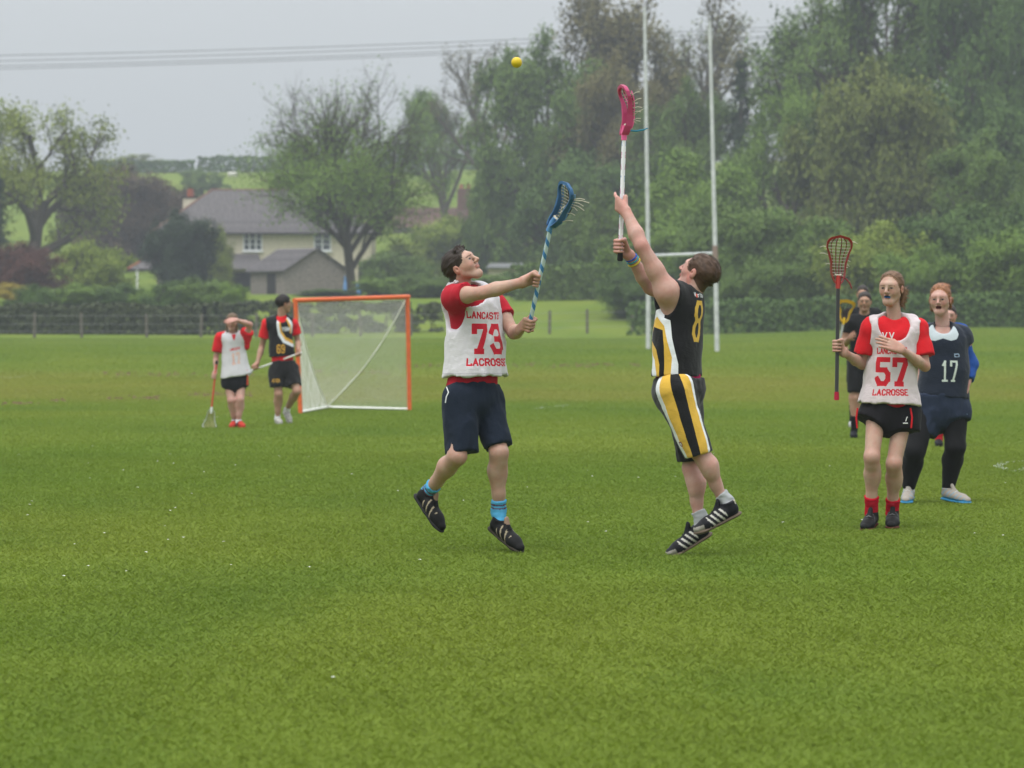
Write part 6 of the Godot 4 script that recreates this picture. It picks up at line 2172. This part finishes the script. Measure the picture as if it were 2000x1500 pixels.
	var white_s := func(_t: float) -> Color: return Color(0.6, 0.6, 0.62)
	var paint := func(q: Vector3) -> Color: return Color(0.52, 0.50, 0.46) if fposmod(q.z, 0.06) > 0.012 else Color(0.3, 0.3, 0.3)
	sock(o, j.anA + Vector3(0, -0.03, 0), j.anA + Vector3(0, 0.05, 0), 0.040, 0.042, mats.sock_knit, 0.009, white_s, in_shoe(j.heA, j.toA, Vector3.UP))
	sock(o, j.anB + Vector3(0, -0.03, 0), j.anB.lerp(j.knB, 0.12), 0.040, 0.042, mats.sock_knit, 0.009, white_s, in_shoe(j.heB, j.toB, Vector3(0.35, 0.55, 0.75)))
	shoe(o, j.heA, j.toA, Vector3(0, 1, 0), 0.008, paint, Color(0.5, 0.5, 0.48), false, 1.0)
	shoe(o, j.heB, j.toB, Vector3(0.35, 0.55, 0.75), 0.008, paint, Color(0.5, 0.5, 0.48), false, 1.0)
	var base: Vector3 = o.position
	stick("lacrosse_stick", "lacrosse stick with plain white shaft trailed behind the girl", j.low + base, j.top + base, j.tip + base, Vector3(0, 1, 0.3), mat("white_shaft", lin(0.68, 0.68, 0.66), 0.4), mats.white_plastic, mats.white_shaft, mats.cream_string, mats.tan_thong, 2, 21)

# ---- players standing further back, partly hidden by others
func plain_player(label: String, px: float, d: float, top_y: float, top_c: Color, short_c: Color, sock_c: Color, shoe_c: Color, skin: Color, hair: Material, arm_bend: float) -> Dictionary:
	var o := start_person(label, px, d)
	var k := (at(px, top_y, d).y) / 1.78      # the height from the ground to the top of the head, against 1.78 m
	var P := func(x: float, y: float, z: float) -> Vector3: return Vector3(x, y, z) * k
	var j := {"head": P.call(0, 1.66, 0.04), "neck": P.call(0, 1.50, 0), "chest": P.call(0, 1.34, 0), "waist": P.call(0, 1.10, 0), "pelvis": P.call(0, 0.96, 0),
		"shA": P.call(-0.18, 1.42, 0), "elA": P.call(-0.24, 1.14, -0.02), "wrA": P.call(-0.20, 1.14 - 0.25 * cos(arm_bend), 0.24 * sin(arm_bend)), "shB": P.call(0.18, 1.42, 0), "elB": P.call(0.25, 1.14, -0.04), "wrB": P.call(0.22, 0.92, 0.06),
		"hipA": P.call(-0.10, 0.90, 0), "knA": P.call(-0.11, 0.49, 0.03), "anA": P.call(-0.12, 0.09, 0), "hipB": P.call(0.10, 0.90, 0), "knB": P.call(0.12, 0.49, 0.05), "anB": P.call(0.13, 0.09, -0.04),
		"heA": P.call(-0.12, 0.0, -0.07), "toA": P.call(-0.15, 0.0, 0.19), "heB": P.call(0.13, 0.0, -0.11), "toB": P.call(0.16, 0.0, 0.15)}
	j.f = Vector3(0, 0, 1)
	j.merge({"up": Vector3.UP, "look": Vector3(-0.15, -0.05, 0.98), "H": 0.235, "skin": skin, "neck_r": 0.056, "brow": Color(0.02, 0.013, 0.01), "stubble": 0.3})
	var buf := Buf.new()
	add_body(buf, j, 0.022, skin, body_bones(j))
	add_head(buf, j, 0.008)
	for s in ["A", "B"]:
		add_hand(buf, j["wr" + s], j["el" + s], 0.027, 0.010, skin, func(f: Sdf) -> void: open_hand(f, j["wr" + s], (j["wr" + s] - j["el" + s]).normalized(), Vector3(-1 if s == "B" else 1, 0, -0.2), Vector3(0, 0, 1), 0.5))
	part("body", buf.mesh(), mats.skin, o)
	add_hair(o, j, 0.009, hair, 0.045, 0.30, -0.05, [], 0.006, 250)
	garment("shirt", o, top_bones(j, 0.016, 0.150, 0.145, 0.160, j.pelvis + Vector3(0, -0.04, 0), 1.38, 0.5, 0.08), [[j.neck + Vector3(0, 0.05, 0.03), Vector3(0.075, 0.055, 0.085), Basis.IDENTITY]], [], 0.018, cloth("shirt_%d" % int(px), top_c), nothing, 0.009, int(px))
	garment("shorts", o, [[j.pelvis + Vector3(0, 0.02, 0), j.pelvis + Vector3(0, -0.06, 0), 0.160, 0.168, 0.03, squeeze(j.f, 1.25), true, false], [j.hipA, j.knA.lerp(j.hipA, 0.15), 0.110, 0.100, 0.04, Basis.IDENTITY, false, true], [j.hipB, j.knB.lerp(j.hipB, 0.15), 0.110, 0.100, 0.04, Basis.IDENTITY, false, true]], [], [], 0.018, cloth("shorts_%d" % int(px), short_c), nothing, 0.009, 3)
	for s in ["A", "B"]:
		sock(o, j["an" + s], j["an" + s].lerp(j["kn" + s], 0.45), 0.040, 0.054, mats.sock_knit, 0.010, func(_t: float) -> Color: return sock_c, in_shoe(j["he" + s], j["to" + s], Vector3.UP))
		shoe(o, j["he" + s], j["to" + s], Vector3.UP, 0.009, func(_q: Vector3) -> Color: return shoe_c, shoe_c, false, 1.0)
	j.node = o
	return j

func far_players() -> void:
	var black := lin(0.012, 0.012, 0.013)
	var dark := hair_mat("cropped_dark_hair", 0.025, 0.018, 0.014)
	var j := plain_player("person in black with trimmed moustache holding yellow stick behind the 57 bib", 1688, 39.0, 570, black, black, Color(0.012, 0.012, 0.012), Color(0.014, 0.014, 0.016), TAN, dark, 1.9)
	plain_player("tall person in black half hidden behind the one with the yellow stick", 1684, 43.6, 556, black, black, Color(0.012, 0.012, 0.012), Color(0.5, 0.5, 0.5), TAN, dark, 0.5)
	plain_player("person in red shirt and red socks hidden behind the woman in navy", 1853, 36.0, 598, lin(0.46, 0.014, 0.02), black, Color(0.42, 0.016, 0.03), Color(0.014, 0.014, 0.016), PINK, dark, 1.5)
	var low: Vector3 = at(1634, 700, 38.8)
	stick("lacrosse_stick", "yellow headed lacrosse stick with silver shaft carried by person in black", low, at(1648, 628, 38.7), at(1654, 588, 38.7), Vector3(0.1, 0, 1), mat("silver_shaft", lin(0.45, 0.46, 0.48), 0.3, 0.6), mat("yellow_plastic", lin(0.66, 0.42, 0.012), 0.35, 0.5), mats.black_rubber, mats.dark_thong, mats.dark_thong, 2, 33, 1.2, 0.035, 2.6)

func small_things() -> void:
	# the ball in the air
	var s := SphereMesh.new()
	s.radius = 0.0315
	s.height = 0.063
	s.radial_segments = 40
	s.rings = 20
	var p := at(1009, 122, 18.4)
	var o := part("lacrosse_ball", s, grain(mat("yellow_rubber", lin(0.70, 0.50, 0.012), 0.45, 0.4), noise_tex(0.05, 0.88, 1.0, 3, 61), 8.0), self, p)
	tag(o, "yellow lacrosse ball flying high in the air", "ball")
	# faint lime marks of an old pitch, and daisies
	var lime := mat("lime_marking", lin(0.42, 0.46, 0.38), 0.95, 0.1)
	var rng := RandomNumberGenerator.new()
	rng.seed = 8
	for a in [[[[1040, 800], [1075, 797], [1110, 794]], "faint white pitch line behind the jumping players"], [[[1950, 912], [1968, 906], [1990, 905], [2030, 907], [1990, 924], [1960, 921], [1950, 912]], "worn white ring painted at the edge of the pitch"], [[[-10, 763], [20, 764], [55, 762]], "faint white line near the worn strip"]]:
		var b := Buf.new()
		var pts := []
		for q in a[0]:
			var dist: float = 1.26 * F / (q[1] - 655.0)
			var w := at(q[0], q[1], dist)
			pts.append(Vector3(w.x, ground(w.x, w.z) + 0.012, w.z))
		for k in pts.size() - 1:
			var dir: Vector3 = (pts[k + 1] - pts[k]).normalized()
			var side := dir.cross(Vector3.UP) * 0.045
			for n in int(pts[k].distance_to(pts[k + 1]) * 38):
				var c: Vector3 = pts[k].lerp(pts[k + 1], rng.randf()) + side * rng.randfn(0, 0.6) + Vector3(0, rng.randf() * 0.012, 0)
				var r := rng.randf_range(0.004, 0.012)
				var t := Vector3(cos(rng.randf() * TAU), 0.4, sin(rng.randf() * TAU)) * r
				b.tri(c - t, c + t, c + Vector3(t.z, 0.006, -t.x))
		var m := structure("pitch_marking", b.mesh(), lime)
		m.set_meta("label", a[1])
	var d := Buf.new()
	for k in 60:
		var dist := rng.randf_range(11.0, 36.0)
		var x := rng.randf_range(-0.17, 0.17) * dist
		if rng.randf() < 0.5:
			x = (-0.11 + rng.randfn(0, 0.03)) * dist
		var c := Vector3(x, 0.032, -dist)
		for q in 5:
			var a := TAU * q / 5.0
			var b2 := TAU * (q + 1) / 5.0
			d.tri(c + Vector3(0, 0.004, 0), c + Vector3(cos(a), rng.randf() * 0.6, sin(a)) * 0.009, c + Vector3(cos(b2), rng.randf() * 0.6, sin(b2)) * 0.009)
	o = part("daisies", d.mesh(), mat("daisy_petals", lin(0.75, 0.75, 0.72), 0.8), self)
	o.set_meta("kind", "stuff")
	tag(o, "tiny white daisies scattered through the short grass", "daisies")
	# torn up soil along the worn strip
	var soil := Buf.new()
	for run in [[0, 60, 789], [45, 80, 788], [97, 155, 784], [210, 310, 781], [370, 490, 777], [430, 480, 776], [200, 500, 760], [830, 1250, 751], [1080, 1160, 752], [600, 760, 758], [770, 900, 752]]:
		for k in int((run[1] - run[0]) * 1.0):
			var px := rng.randf_range(run[0], run[1])
			if spot_noise.get_noise_2d(px * 0.12, run[2] * 3.0) < -0.05:
				continue
			var py: float = run[2] + rng.randfn(0, 1.0)
			var dist: float = 1.26 * F / (py - 655.0)
			var w := at(px, py, dist)
			for it in 4:
				dist = (1.26 - ground(w.x, w.z)) * F / (py - 655.0)
				w = at(px, py, dist)
			var c := Vector3(w.x, ground(w.x, w.z) - 0.01, w.z)
			var r := rng.randf_range(0.025, 0.065)
			var g := rng.randf_range(0.7, 1.3)
			soil.col = Color(g, g, g)
			var h := Vector3(0, r * rng.randf_range(0.5, 0.9), 0)
			for q in 5:
				var a := TAU * q / 5.0 + 0.3
				var b2 := TAU * (q + 1) / 5.0 + 0.3
				soil.tri(c + h, c + Vector3(cos(a), 0, sin(a)) * r * 1.4, c + Vector3(cos(b2), 0, sin(b2)) * r * 1.4)
	o = part("torn_soil", soil.mesh(), mat("brown_soil", lin(0.12, 0.09, 0.045), 0.95, 0.1, true), self)
	o.set_meta("kind", "stuff")
	tag(o, "clods of torn brown soil along the worn strip", "soil")

func _ready() -> void:
	camera_and_light()
	build_ground()
	build_grass()
	build_plants()
	build_buildings()
	build_goal()
	var t := Time.get_ticks_msec()
	build_people()
	print("people ", Time.get_ticks_msec() - t)
	small_things()
